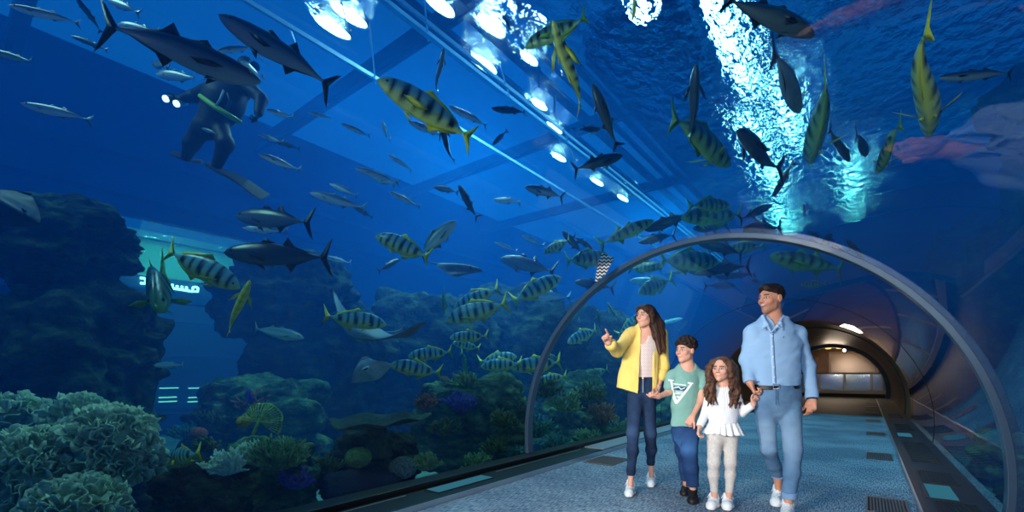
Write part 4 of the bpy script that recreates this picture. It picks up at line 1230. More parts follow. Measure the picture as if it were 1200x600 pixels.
def fish_mesh(kind, style, bend):
    key = (kind, style, bend)
    if key in _pcache: return _pcache[key]
    S = SPEC[kind]; m = MB(); n = 16
    pr = np.array(S['prof'])
    xs = np.concatenate([np.linspace(pr[0, 0], .40, 8), np.linspace(.40, pr[-1, 0], 24)[1:]])
    up = np.interp(-xs, -pr[:, 0], pr[:, 1]); dn = np.interp(-xs, -pr[:, 0], pr[:, 2]); wd = np.interp(-xs, -pr[:, 0], pr[:, 3])
    def sm(a):
        b = a.copy(); b[1:-1] = (a[:-2] + 2 * a[1:-1] + a[2:]) / 4; return b
    up, dn, wd = sm(up), sm(dn), sm(wd)
    vs = []
    for i, x in enumerate(xs):
        for k in range(n):
            a = 2 * PI * k / n; c, s_ = math.cos(a), math.sin(a)
            vs.append((x, wd[i] * c * (1 - .25 * abs(s_)), (up[i] if s_ > 0 else dn[i]) * s_))
    fs = [(i * n + k, i * n + (k + 1) % n, (i + 1) * n + (k + 1) % n, (i + 1) * n + k) for i in range(len(xs) - 1) for k in range(n)]
    fs += [tuple(range(n)), tuple(reversed(range((len(xs) - 1) * n, len(xs) * n)))]
    m.add(vs, fs)
    P = np.array(vs); x, y, z = P[:, 0], P[:, 1], P[:, 2]
    H = np.interp(-x, -pr[:, 0], pr[:, 1]); zz = z / (H + .01)
    L = lambda c: np.array(lin(c))
    def mix(a, b, t): return a * (1 - t[:, None]) + b * t[:, None]
    st = dict(gold=((110, 178, 184), (196, 216, 150), (226, 222, 50)), green=((58, 116, 108), (124, 176, 136), (120, 176, 70)), yellow=((214, 200, 40), (250, 236, 110), (250, 220, 40)),
              silver=((70, 120, 156), (235, 246, 250), (130, 165, 190)), pale=((90, 140, 150), (190, 215, 210), (120, 160, 150)), steel=((34, 54, 76), (118, 142, 158), (24, 36, 50)),
              dark=((14, 24, 36), (60, 78, 92), (10, 16, 24)), blue=((20, 40, 150), (30, 60, 190), (30, 50, 170)), grey=((66, 84, 96), (170, 186, 190), (56, 72, 84)), orange=((210, 130, 40), (240, 200, 110), (230, 150, 50)))[style]
    body = mix(L(st[1]), L(st[0]), np.clip(zz * (1.6 if kind != 'mackerel' else 2.2) + .45, 0, 1))
    if style in ('gold', 'green', 'yellow'):
        body = mix(body, L(st[2]), np.clip(-zz * .9 - .1, 0, .8) + np.clip((x - .40) * 6, 0, .5) * (1))
        ph = x * 2 * PI * 8.2 + z * 3.2
        bars = np.clip(np.cos(ph) * 2.6 - .5, 0, 1) * np.clip((zz + .75) * 2.4, 0, 1) * (x < .40) * (x > -.36)
        wide = (1 if style != 'yellow' else .3)
        body = mix(body, L((4, 10, 14)), bars * 1.0 * wide)
    if kind == 'mackerel' and style == 'silver':
        t = np.clip(np.sin(x * 90 + 3 * np.sin(z * 60)) * 1.5, 0, 1) * np.clip(zz * 2 - .4, 0, 1)
        body = mix(body, L((24, 50, 76)), t * .6)
    cols = [tuple(c) for c in body]
    fc = tuple(L(st[2])); fd = tuple(L(st[2]) * .8)
    fin(m, [(a, 0, b) for a, b in S['tail']], cols, fc, .012)
    for q in S['dors'] + S['anal']: fin(m, [(a, 0, b) for a, b in q], cols, fd, .008)
    for sy in (-1, 1):
        (a, b, c), (dx, dz, dy) = S['pec']
        fin(m, [(a, sy * c, b), (a + dx * .35, sy * (c + dy * .55), b + dz * .2), (a + dx, sy * (c + dy), b + dz), (a + dx * .75, sy * (c + dy * .5), b + dz * 1.05), (a - .05, sy * c, b - .03)], cols, fc, .006, 2)
        (a, b, c), (dx, dz, dy) = S['pel']
        fin(m, [(a, sy * c, b), (a + dx, sy * (c + dy), b + dz), (a - .06, sy * c, b - .005)], cols, fc, .005)
        # eye
        ex = .42 if kind != 'shark' else .41; ez = .022 if kind != 'tang' else .05
        w = float(np.interp(-ex, -pr[:, 0], pr[:, 3])); r = .014 if kind != 'tang' else .022
        b0 = len(m.v); ev = []; 
        for i in range(5):
            for k in range(8):
                t = PI * (i + .5) / 5; a_ = 2 * PI * k / 8
                ev.append((ex + r * math.sin(t) * math.cos(a_), sy * (w * .86) + sy * r * .6 * math.cos(t), ez + r * math.sin(t) * math.sin(a_)))
        m.add(ev, [(i * 8 + k, i * 8 + (k + 1) % 8, (i + 1) * 8 + (k + 1) % 8, (i + 1) * 8 + k) for i in range(4) for k in range(8)] + [tuple(range(8))], 0)
        cols += [tuple(L((12, 14, 16)))] * len(ev)
    # swimming curve
    V = np.array(m.v); t = (.5 - V[:, 0]); V[:, 1] += bend * (t ** 2) * np.sin(t * 2.4 + .5) * .9
    m.v = [tuple(v) for v in V]
    me = m.mesh(kind + '_body', True)
    setcol(me, np.array(cols)); me.materials.append(M_FISH)
    _pcache[key] = me
    return me


def orient(H, T, dor):
    x = (H - T).normalized(); z = dor - x * dor.dot(x)
    if z.length < .05: z = x.orthogonal()
    z.normalize(); y = z.cross(x)
    return Matrix((x, y, z)).transposed().to_4x4()


NAMES = {'trevally': 'striped_trevally', 'mackerel': 'silver_mackerel', 'tuna': 'dark_tuna', 'tang': 'surgeonfish', 'shark': 'reef_shark'}
_fr = random.Random(21)
FISH = []


def fish(kind, style, hx, hy, tx, ty, k, label, bend=None, turn=None, dor=None, group=None, name=None, depth=None, fat=1.0):
    """head and tail in the photo, k = distance as a multiple of the distance of the glass"""
    mx, my = (hx + tx) / 2, (hy + ty) / 2
    d = depth or glass_depth(mx, my) * k
    if turn is None:
        turn = _fr.uniform(-.06, .06)
        if my < 200:
            turn += max(-.35, min(.35, .5 * ((438 - ty) / (438 - hy) - 1)))
    H, T = AT(hx, hy, d * (1 + turn / 2)), AT(tx, ty, d * (1 - turn / 2))
    up = Vector((0, 0, 1))
    x = (H - T).normalized()
    if dor is not None:
        r = RAY(mx, my).normalized(); a = math.radians(dor); ri = r.cross(UP).normalized(); u2 = ri.cross(r)
        up = ri * math.cos(a) + u2 * math.sin(a) 
    elif abs(x.z) > .86:
        up = (CAM - (H + T) / 2).normalized() + Vector((0, 0, .3))
    bend = _fr.choice((-.25, -.1, .12, .25)) if bend is None else bend
    nm = name or NAMES[kind]
    o = link(nm, fish_mesh(kind, style, bend))
    L = (H - T).length
    M = orient(H, T, up); M.translation = (H + T) / 2
    o.matrix_world = M @ Matrix.Diagonal((L, L * fat, L * fat, 1))
    tag(o, label, 'fish' if kind != 'shark' else 'shark', group)
    FISH.append(o)
    return o


T_, K_, D_ = 'trevally', 'mackerel', 'tuna'
G1 = 'silver mackerel swimming over the left side of the tank'
ROWS = [
    # ---- upper left
    (K_, 'silver', 10, 6, 95, 31, 1.7, 'silver fish high in the top left corner, head pointing left'),
    (K_, 'steel', 86, -8, 118, 40, 1.8, 'dark blue fish diving steeply beside the top left corner fish'),
    (K_, 'silver', 127, 0, 168, 19, 1.8, 'silver fish cut by the top edge, above the big dark tuna tail'),
    (K_, 'silver', 138, 28, 184, 37, 1.9, 'small silver fish between the top edge and the big dark tuna'),
    (K_, 'steel', 83, 42, 126, 58, 2.1, 'faint steel blue fish left of the big tuna tail'),
    (D_, 'steel', 306, 96, 122, 36, 1.45, 'large dark tuna passing in front of the diver, tail pointing up left'),
    (D_, 'steel', 256, 17, 387, 108, 1.5, 'large dark tuna with green belly descending right of the diver'),
    (K_, 'silver', 254, 60, 298, 54, 1.9, 'silver fish directly above the diver behind the tuna'),
    (K_, 'silver', 183, 87, 224, 87, 1.9, 'small silver fish under the tuna just left of the diver'),
    (K_, 'silver', 24, 121, 110, 144, 1.6, 'slender silver mackerel alone on dark water left of the diver'),
    (K_, 'pale', -12, 60, 34, 69, 1.7, 'pale sliver of a fish cut by the left edge near the top'),
    (K_, 'steel', 178, 74, 202, 82, 2.2, 'faint small fish under the big tuna body'),
    (K_, 'steel', 236, 150, 256, 158, 2.0, 'small fish seen between the legs of the diver'),
    (K_, 'silver', 280, 70, 312, 90, 1.9, 'blue silver fish beside the head of the diver'),
    (K_, 'silver', 312, 129, 346, 136, 1.9, 'silver fish just right of the diver arm'),
    (K_, 'silver', 361, 132, 389, 139, 2.0, 'small silver fish under the tail of the descending tuna'),
    (K_, 'silver', 400, 145, 434, 159, 1.9, 'slim silver fish with bright back left of the striped trevally tail'),
    (K_, 'silver', 303, 158, 334, 166, 1.9, 'upper fish of the silver pair right of the diver legs'),
    (K_, 'steel', 316, 163, 352, 174, 2.0, 'lower darker fish of the pair right of the diver legs'),
    (K_, 'silver', 303, 181, 354, 199, 1.7, 'bigger silver fish under the silver pair near the long diver fin'),
    (K_, 'silver', 447, 142, 460, 164, 2.1, 'small silver fish pointing steeply up left of the hanging dark fish'),
    (K_, 'silver', 478, 142, 518, 162, 2.0, 'silver fish below the belly of the large striped trevally'),
    (K_, 'silver', 455, 181, 482, 201, 2.0, 'thin silver fish sloping down in the middle of the left water'),
    (K_, 'silver', 416, 197, 468, 213, 1.8, 'bright silver fish above the group near the water centre left'),
    (K_, 'pale', 436, 206, 466, 218, 2.0, 'pale fish tucked behind the bright silver fish'),
    (K_, 'silver', 526, 124, 568, 150, 2.0, 'silver fish right of the striped trevally tail'),
    (T_, 'gold', 442, 93, 552, 166, 1.35, 'large striped yellow trevally seen from below near the lamp beam'),
    (D_, 'dark', 514, 140, 535, 188, 1.7, 'dark fish hanging tail down below the large striped trevally'),
    (K_, 'steel', 520, 55, 516, 110, 1.9, 'slender dark fish swimming straight up under the oval lamps'),
    (K_, 'dark', 576, 127, 614, 134, 2.0, 'dark fish in front of the beam right of the trevally'),
    (K_, 'dark', 577, 170, 596, 152, 2.1, 'small dark fish climbing right below the beam'),
    # ---- centre left middle
    (K_, 'silver', 363, 226, 428, 243, 1.6, 'brightest silver fish in the middle of the left water'),
    (K_, 'silver', 386, 215, 420, 230, 1.8, 'silver fish peeking over the brightest silver fish'),
    (K_, 'steel', 412, 241, 436, 254, 1.9, 'small dark silver fish at the tail of the brightest silver fish'),
    (K_, 'silver', 456, 225, 493, 242, 1.8, 'silver fish above the striped trevally with bars'),
    (D_, 'steel', 276, 253, 367, 262, 1.6, 'dark tuna over the middle rock, swimming left'),
    (K_, 'silver', 284, 267, 338, 272, 1.8, 'silver fish just below the dark tuna over the rock'),
    (D_, 'dark', 262, 296, 386, 301, 1.5, 'long dark tuna skimming the top of the middle rock'),
    (K_, 'silver', 380, 301, 412, 308, 2.0, 'thin silver fish right of the tail of the long dark tuna'),
    (K_, 'steel', 508, 219, 538, 226, 2.0, 'steel blue fish behind the tilted dark fish'),
    (D_, 'dark', 537, 217, 562, 255, 1.7, 'tilted dark fish in the middle with its head up left'),
    (T_, 'gold', 440, 277, 503, 301, 1.5, 'small striped trevally heading left above the ridge'),
    (T_, 'pale', 535, 259, 492, 300, 1.5, 'plain pale green fish climbing to the right beside the striped trevally'),
    (K_, 'dark', 468, 304, 441, 318, 2.0, 'small dark fish under the striped trevally above the ridge'),
    (K_, 'silver', 578, 234, 612, 238, 2.0, 'silver fish alone in the open water left of the arch'),
    (K_, 'silver', 580, 284, 606, 294, 2.0, 'silver fish right of the grey guitar ray'),
    (D_, 'steel', 586, 303, 650, 318, 1.8, 'steel blue tuna with a dark tail beside the guitar ray'),
    (K_, 'silver', 612, 276, 640, 287, 2.1, 'pale silver fish over the steel blue tuna'),
    (D_, 'steel', 615, 219, 660, 233, 1.8, 'blue grey tuna heading left under the lamps'),
    (T_, 'gold', 658, 325, 602, 352, 1.5, 'striped trevally climbing right left of the painted zigzag reflection'),
    (K_, 'silver', 606, 345, 668, 349, 1.8, 'silver fish under the striped trevally near the arch'),
    (K_, 'steel', 608, 334, 652, 338, 2.0, 'thin dark fish behind the climbing striped trevally'),
    (D_, 'dark', 673, 330, 720, 337, 1.7, 'dark fish crossing behind the arch below the painted reflection'),
    # ---- left reef
    (T_, 'gold', 281, 338, 198, 294, 1.45, 'large striped trevally in front of the lit sign'),
    (T_, 'yellow', 293, 328, 270, 392, 1.4, 'bright yellow fish swimming straight up beside the rock'),
    (K_, 'pale', 180, 428, 214, 428, 1.7, 'pale fish in the blue gap between the rocks'),
    (T_, 'gold', 200, 538, 240, 530, 1.22, 'pale fish with black bars low by the coral mound'),
    (K_, 'steel', 196, 488, 176, 494, 1.6, 'tiny dark fish beside the coral mound in the gap'),
    (T_, 'gold', 453, 381, 379, 369, 1.45, 'striped trevally heading right just above the grey ray'),
    (K_, 'pale', 356, 396, 300, 385, 1.6, 'pale silver green fish heading right left of the grey ray'),
    (T_, 'green', 520, 368, 522, 338, 1.6, 'narrow green fish standing on end left of the trevally pair'),
    (T_, 'gold', 532, 362, 586, 338, 1.65, 'upper striped trevally of the overlapping pair over the reef'),
    (T_, 'gold', 522, 376, 596, 356, 1.45, 'lower and larger striped trevally of the overlapping pair over the reef'),
    (T_, 'gold', 527, 396, 572, 394, 1.5, 'striped trevally directly below the overlapping pair'),
    (T_, 'gold', 530, 402, 562, 408, 1.6, 'green striped trevally half hidden under the other three'),
    (T_, 'gold', 456, 428, 518, 437, 1.35, 'deep bodied yellow striped trevally right of the ray with an open mouth'),
    (T_, 'gold', 478, 418, 530, 412, 1.5, 'dim striped trevally behind the yellow striped one by the ray'),
    (T_, 'green', 547, 438, 538, 412, 1.5, 'green trevally facing down between the striped groups'),
    (T_, 'gold', 606, 418, 560, 424, 1.5, 'rear striped trevally of the two left of the arch foot'),
    (T_, 'gold', 563, 430, 612, 426, 1.4, 'front striped trevally of the two left of the arch foot'),
    (T_, 'gold', 598, 432, 656, 424, 1.3, 'striped trevally crossing behind the blue grey arch'),
    (T_, 'gold', 628, 448, 664, 440, 1.25, 'striped trevally inside the arch, lower of two near its left side'),
    (T_, 'green', 630, 423, 658, 418, 1.35, 'small striped trevally inside the arch near its left side'),
    (T_, 'green', 628, 462, 656, 460, 1.6, 'small green fish low inside the left of the arch'),
    (T_, 'pale', 624, 475, 652, 471, 1.5, 'pale grey fish low by the left arch post'),
    (T_, 'green', 686, 442, 712, 432, 1.35, 'green fish left of the woman above the reef'),
    (K_, 'silver', 694, 424, 672, 417, 1.8, 'small silver blue fish left of the yellow jacket'),
    (T_, 'gold', 665, 402, 698, 386, 1.5, 'striped trevally by the pointing hand'),
    (T_, 'green', 700, 362, 702, 388, 1.5, 'green fish standing upright left of the pointing hand'),
    (T_, 'green', 712, 354, 722, 376, 1.55, 'green fish with its head up above the pointing hand'),
    (T_, 'gold', 754, 368, 722, 392, 1.6, 'striped trevally half hidden behind the raised arm'),
    (K_, 'pale', 800, 373, 770, 381, 1.8, 'pale fish right of the long dark hair'),
    (K_, 'green', 806, 376, 794, 388, 2.0, 'thin pale green fish above the boy'),
    (T_, 'green', 686, 370, 672, 380, 2.0, 'dim green fish left of the upright green fish'),
    (T_, 'orange', 515, 442, 530, 446, 1.4, 'tiny orange fish over the mossy rock'),
    (T_, 'yellow', 718, 470, 730, 468, 1.45, 'round yellow fish low left of the woman'),
    # ---- blue reef fish
    ('tang', 'blue', 643, 488, 630, 502, 1.3, 'dark blue surgeonfish low inside the left of the arch'),
    ('tang', 'blue', 680, 478, 668, 494, 1.3, 'dark blue surgeonfish left of the woman legs'),
    ('tang', 'blue', 652, 470, 664, 474, 1.35, 'dark blue surgeonfish under the striped trevallies by the arch'),
    ('tang', 'blue', 786, 478, 778, 488, 1.5, 'blue surgeonfish between the woman and the boy'),
    ('tang', 'blue', 690, 496, 702, 502, 1.4, 'small dark surgeonfish over the reef beside the woman knee'),
    ('tang', 'blue', 288, 460, 300, 468, 1.5, 'small blue surgeonfish over the middle reef'),
    # ---- around the top of the arch
    (T_, 'green', 637, 297, 666, 279, 1.6, 'green trevally sloping up right left of the arch'),
    (D_, 'dark', 659, 271, 683, 296, 1.7, 'left fish of the crossed dark pair above the painted reflection'),
    (D_, 'dark', 694, 292, 672, 276, 1.8, 'right fish of the crossed dark pair above the painted reflection'),
    (T_, 'green', 716, 302, 664, 305, 1.6, 'green striped trevally behind the painted zigzag reflection'),
    (D_, 'green', 766, 258, 702, 288, 1.5, 'big dark green jack climbing right over the arch'),
    (T_, 'green', 778, 312, 736, 315, 1.6, 'yellow green trevally inside the top left of the arch'),
    (T_, 'green', 842, 308, 775, 304, 1.6, 'long green trevally under the crown of the arch'),
    (K_, 'pale', 738, 329, 778, 332, 2.0, 'pale fish above the woman head'),
    (T_, 'green', 748, 344, 792, 326, 1.6, 'dark green trevally right above the woman head'),
    (T_, 'green', 752, 338, 770, 345, 1.8, 'short green fish between the pale fish and the woman head'),
    (K_, 'green', 800, 319, 776, 322, 1.9, 'small green fish under the long green trevally'),
    (D_, 'dark', 806, 318, 878, 313, 1.6, 'dark tuna inside the arch left of the man head'),
    (K_, 'dark', 836, 325, 884, 322, 1.8, 'slim dark fish below the dark tuna inside the arch'),
    (K_, 'dark', 862, 334, 822, 336, 1.8, 'thin dark fish level with the man hair'),
    (K_, 'dark', 880, 328, 898, 330, 1.9, 'small dark fish touching the man hair in view'),
    (T_, 'green', 856, 241, 804, 243, 1.6, 'upper green jack of the pair over the arch crown'),
    (T_, 'green', 798, 256, 866, 254, 1.6, 'lower green jack of the pair over the arch crown'),
    (D_, 'dark', 755, 270, 812, 252, 1.6, 'dark jack behind the pair of green jacks'),
    (D_, 'dark', 748, 284, 792, 276, 1.7, 'dark jack just over the arch left of its crown'),
    (D_, 'dark', 815, 282, 868, 300, 1.6, 'dark jack pushing down across the arch crown'),
    (D_, 'dark', 812, 268, 856, 262, 1.8, 'dark jack right above the arch crown'),
    (D_, 'dark', 870, 270, 918, 266, 1.6, 'dark jack over the arch right of its crown'),
    (D_, 'dark', 905, 240, 866, 258, 1.7, 'dark jack over the arch beside the light streak'),
    (T_, 'green', 848, 292, 896, 288, 1.8, 'greenish jack just inside the arch crown'),
    (D_, 'green', 902, 300, 982, 318, 1.5, 'large dark green jack inside the arch above the man'),
    (D_, 'dark', 945, 270, 962, 279, 2.0, 'small dark fish over the right part of the arch'),
    (D_, 'dark', 976, 275, 954, 290, 1.8, 'dark fish behind the right shoulder of the arch'),
    (D_, 'dark', 974, 286, 994, 300, 1.7, 'dark fish under the glittering water right of the arch crown'),
    (D_, 'dark', 992, 280, 1010, 308, 1.7, 'dark fish diving steeply over the right of the arch'),
    (T_, 'green', 938, 334, 968, 332, 1.8, 'flat green fish inside the arch right of the man'),
    # ---- upper centre and right
    (T_, 'green', 615, 56, 686, 14, 1.45, 'green trevally in the top centre behind the spread fin one'),
    (T_, 'gold', 648, 24, 674, 132, 1.35, 'yellow green trevally seen from below with spread fins, top centre'),
    (T_, 'gold', 741, 24, 750, -12, 1.5, 'yellow green fish cut by the top edge'),
    (D_, 'dark', 694, 98, 726, 172, 1.4, 'dark curved jack in the upper centre with its head up left'),
    (D_, 'dark', 730, 182, 672, 200, 1.5, 'dark jack below the curved one heading right'),
    (D_, 'dark', 816, 74, 806, 163, 1.5, 'dark jack hanging tail down left of the glitter'),
    (T_, 'green', 856, 194, 783, 138, 1.45, 'thin green trevally sloping down right in the upper centre'),
    (D_, 'dark', 863, 153, 924, 196, 1.5, 'dark fish sloping down right across the glitter'),
    (D_, 'dark', 955, 42, 852, -8, 1.35, 'very large dark jack at the top edge right of the glitter'),
    (D_, 'steel', 937, 131, 901, 60, 1.5, 'dark fish head down right of the glitter'),
    (T_, 'green', 949, 191, 962, 92, 1.5, 'green fish head down with a bright yellow tail'),
    (D_, 'dark', 996, 190, 974, 149, 1.6, 'dark fish head down between the green fish and the yellow striped one'),
    (D_, 'dark', 1016, 182, 1001, 157, 1.8, 'small dark fish head down left of the striped one'),
    (D_, 'dark', 905, 231, 934, 190, 1.5, 'plump dark fish in front of the glitter over the arch'),
    (T_, 'gold', 1088, 160, 1106, 20, 1.4, 'largest striped fish at the right, swimming straight down'),
    (T_, 'green', 1028, 202, 1060, 142, 1.5, 'yellow striped fish at the upper right with its head down, left of the largest'),
    (K_, 'steel', 1100, 91, 1182, 90, 1.9, 'faint grey fish in the dark water at the upper right'),
    (K_, 'dark', 588, 16, 604, 40, 2.2, 'small dim fish between the oval lamps'),
    (D_, 'steel', 942, 238, 946, 252, 2.2, 'tiny dark fish in the bright water over the arch'),
]
for r in ROWS:
    fish(*r[:7], r[7])

# green fish facing the camera with fins spread, left of the large striped trevally
fish(T_, 'green', 182, 360, 206, 318, 1.4, 'green fish head on with its fins spread in front of the sign', turn=-.25, dor=100)


# ------------------------------------------------------------------ rays
def ray_mesh(name, wing=.55, length=.5, thick=.07, nose=.0, flap=.12, top=(70, 92, 104), bot=(206, 214, 214), tail=.7, spots=None, round_=1.0):
    """flat disc body: x = forward, y = sideways, z = up"""
    m = MB(); nu, nv = 41, 25; vs = []; cols = []
    def plan(s):
        # s in -1..1 across the span: leading and trailing x of the disc
        a = abs(s)
        lead = length * (.55 - .62 * a ** (1.5 * round_)) + nose * math.exp(-(s / .12) ** 2)
        trail = -length * (.52 - .45 * a ** 1.6)
        if lead < trail + .01: m_ = (lead + trail) / 2; lead, trail = m_ + .005, m_ - .005
        return lead, trail
    for side in (1, -1):
        for i in range(nu):
            s = -1 + 2 * i / (nu - 1); lead, trail = plan(s)
            for j in range(nv):
                t = j / (nv - 1); x = lead + (trail - lead) * t
                prof = math.sin(PI * min(1, max(0, t)) ** .75) ** .6 if 0 < t < 1 else 0
                h = thick * prof * (math.exp(-(s / .34) ** 2) + .12 * (1 - abs(s)))
                if side < 0: h *= -.45
                z = h + flap * (s * s) * (1 + .6 * math.sin(2.5 * x / length + (1 if s > 0 else .4))) + .018 * math.sin(9 * s + 5 * t) * abs(s)
                vs.append((x, s * wing, z))
                c = np.array(lin(top if side > 0 else bot))
                q = .85 + .3 * _hash(np.array([i // 3]), np.array([j // 2]), np.array([0]), 5)[0]
                cols.append(tuple(c * q))
    fs = []
    for b in (0, nu * nv):
        for i in range(nu - 1):
            for j in range(nv - 1):
                q = (b + i * nv + j, b + i * nv + j + 1, b + (i + 1) * nv + j + 1, b + (i + 1) * nv + j)
                fs.append(q if b == 0 else tuple(reversed(q)))
    m.add(vs, fs)
    pts = [(-length * .45 - tail * t, .05 * math.sin(3 * t), .01 + .04 * t * t) for t in np.linspace(0, 1, 14)]
    n0 = len(m.v); m.tube(pts, [.022 * (1 - .85 * t) for t in np.linspace(0, 1, 14)], 8); cols += [tuple(lin(top))] * (len(m.v) - n0)
    for sy in (-1, 1):
        n0 = len(m.v); m.tube([(length * .30 + nose * .3, sy * .055, thick * .75), (length * .30 + nose * .3, sy * .06, thick * 1.15)], [.022, .012], 8); cols += [tuple(lin((16, 18, 20)))] * (len(m.v) - n0)
    # mouth and gill slits on the underside
    n0 = len(m.v); m.tube([(length * .30, y, -thick * .44) for y in np.linspace(-.085, .085, 9)], [.012, .024, .030, .034, .035, .034, .030, .024, .012], 8); cols += [tuple(lin((214, 222, 220)))] * (len(m.v) - n0)
    n0 = len(m.v); m.tube([(length * .30, y, -thick * .44 - .018) for y in np.linspace(-.062, .062, 9)], [.008, .016, .019, .021, .022, .021, .019, .016, .008], 8); cols += [tuple(lin((14, 14, 18)))] * (len(m.v) - n0)
    for sy in (-1, 1):
        for g_ in range(5):
            n0 = len(m.v); x = length * (.20 - .055 * g_); m.tube([(x, sy * (.07 - .004 * g_), -thick * .47), (x - .006, sy * (.10 - .004 * g_), -thick * .42)], .004, 5); cols += [tuple(lin((110, 120, 124)))] * (len(m.v) - n0)
    me = m.mesh(name, True); setcol(me, np.array(cols)); me.materials.append(M_RAYSKIN)
    return me


def ray(name, label, cx, cy, d, head, up, scale, cat='ray', **k):
    o = link(name, ray_mesh(name, **k))
    head, up = Vector(head), Vector(up)
    z = (up - head * up.dot(head) / head.length_squared).normalized(); x = head.normalized(); y = z.cross(x)
    M = Matrix((x, y, z)).transposed().to_4x4(); M.translation = AT(cx, cy, d)
    o.matrix_world = M @ Matrix.Scale(scale, 4)
    return tag(o, label, cat)


def CV(r, u, f): return RGT * r + UP * u + FWD * f


ray('eagle_ray', 'grey ray with a raised brown wing gliding over the middle reef', 432, 392, 5.6, CV(-.35, -.15, -.9), CV(.08, .75, -.8), .88, wing=.80, length=.62, thick=.12, flap=.34, top=(84, 110, 124), bot=(150, 120, 100), tail=.5)
ray('guitar_ray', 'grey pointed ray over the ridge left of the arch', 536, 314, 6.6, CV(1, -.12, .1), CV(.05, .75, -.65), .62, wing=.34, length=.95, thick=.10, flap=-.05, nose=.08, top=(86, 108, 118), bot=(150, 168, 172), tail=.35)
ray('eagle_ray', 'dark ray with a white belly patch cut by the left edge over the boulder', 14, 244, 3.4, CV(.85, -.55, .1), CV(-.3, .5, -.8), .50, wing=.34, length=.8, thick=.14, flap=-.06, top=(40, 66, 90), bot=(110, 134, 142), tail=.3)
ray('eagle_ray', 'ray facing the tunnel with an open mouth in front of the dark cave', 434, 434, 4.9, CV(-.35, .62, -.7), CV(-.2, .6, .8), .50, wing=.50, length=.60, thick=.24, flap=-.05, top=(70, 96, 112), bot=(176, 196, 200), tail=.3)
ray('eagle_ray', 'faint shadowy ray above the two dark jacks in the upper centre', 692, 152, 4.4, CV(.4, .3, .8), CV(0, .9, -.3), .34, wing=.5, length=.7, thick=.1, flap=.05, top=(24, 44, 66), bot=(30, 56, 84), tail=.4)
# ================================================================== ROCKS AND REEF
def rockmat(name, a, b, c):
    m, nt, out = nmat(name); L = nt.links.new
    p = N(nt, 'ShaderNodeBsdfPrincipled', Roughness=.95); p.inputs['Specular IOR Level'].default_value = .1
    tc = N(nt, 'ShaderNodeTexCoord'); mp = N(nt, 'ShaderNodeMapping'); mp.inputs['Scale'].default_value = (1, 1, 2.2); L(tc.outputs['Object'], mp.inputs[0])
    n1 = N(nt, 'ShaderNodeTexNoise', Scale=3.5, Detail=8.0, Roughness=.65); L(mp.outputs[0], n1.inputs['Vector'])
    cr = N(nt, 'ShaderNodeValToRGB'); e = cr.color_ramp.elements
    e[0].position = .32; e[0].color = (*lin(a), 1); e[1].position = .70; e[1].color = (*lin(c), 1)
    x = e.new(.5); x.color = (*lin(b), 1)
    L(n1.outputs['Fac'], cr.inputs[0]); L(cr.outputs[0], p.inputs['Base Color'])
    n2 = N(nt, 'ShaderNodeTexNoise', Scale=14.0, Detail=6.0); L(tc.outputs['Object'], n2.inputs['Vector'])
    bp = N(nt, 'ShaderNodeBump', Strength=.9, Distance=.05); L(n2.outputs['Fac'], bp.inputs['Height']); L(bp.outputs[0], p.inputs['Normal'])
    L(p.outputs[0], out.inputs['Surface'])
    return m


M_ROCK = rockmat('dark_algae_rock', (16, 24, 20), (38, 50, 38), (80, 100, 64))
M_ROCK2 = rockmat('mossy_reef_rock', (26, 40, 32), (64, 92, 62), (128, 160, 104))


def clear_depth(px, hw, d, m=3.62):
    """far enough left that a thing of this width stands clear of the tunnel"""
    c = -RAY(px, 438).x - hw / F
    return max(d, m / c) if px < 900 and c > .05 else d


def rock(label, px, py, hw, hh, d, seed, dep=1.0, m=None, amp=.22, name='rock', sub=5, strata=.06, group=None):
    d = clear_depth(px, hw * 1.08, d)
    bm = bmesh.new(); bmesh.ops.create_icosphere(bm, subdivisions=sub + 1, radius=1)
    P = np.array([v.co[:] for v in bm.verts])
    n = fbm(P * 1.3 + seed * 7.3, 5, seed, .55)
    st = np.sin(P[:, 2] * 9 + 2.5 * fbm(P * 1.5, 2, seed + 3))
    box = np.maximum(np.abs(P[:, 0]), np.maximum(np.abs(P[:, 1]), np.abs(P[:, 2])))
    r = 1 / (.6 + .4 * box) * .86 + amp * n + strata * np.sign(st) * np.abs(st) ** .5 + .05 * fbm(P * 7, 3, seed + 9)
    P = P * r[:, None]
    rx = hw / F * d; rz = hh / F * d; ry = rx * dep
    for v, p in zip(bm.verts, P): v.co = (p[0] * rx, p[1] * ry, p[2] * rz)
    me = bpy.data.meshes.new(name); bm.to_mesh(me); bm.free(); smooth(me)
    o = link(name, me, m or M_ROCK); o.location = AT(px, py, d); o.rotation_euler = (0, 0, YAW)
    return tag(o, label, 'rock', group)


rock('upper dark boulder of the stack at the left edge', 62, 284, 100, 54, 5.0, 1, .7)
rock('lower dark boulder of the stack at the left edge', 78, 425, 108, 100, 5.0, 2, .7)
rock('dark foot of the left rock stack behind the coral mound', 60, 560, 150, 60, 4.6, 3, .5)
rock('dark overhanging top of the middle rock', 335, 352, 86, 62, 8.2, 4, .6)
rock('dark body of the middle rock over the reef', 372, 440, 92, 105, 8.4, 5, .6)
rock('dark slope of the middle rock running down to the blue gap', 305, 500, 95, 62, 7.0, 6, .5, M_ROCK2)
rock('dark ridge between the middle rock and the arch', 490, 430, 95, 92, 9.6, 7, .6)
rock('dark ridge just left of the arch', 590, 430, 95, 98, 10.5, 8, .6)
rock('dark rock seen inside the left of the arch', 690, 445, 90, 86, 11.5, 9, .6)
rock('distant dark rock behind the woman', 790, 480, 70, 44, 13.5, 10, .5)
rock('mossy green rock close to the glass left of the arch', 556, 502, 66, 66, 6.1, 11, .6, M_ROCK2, .28, strata=.03)
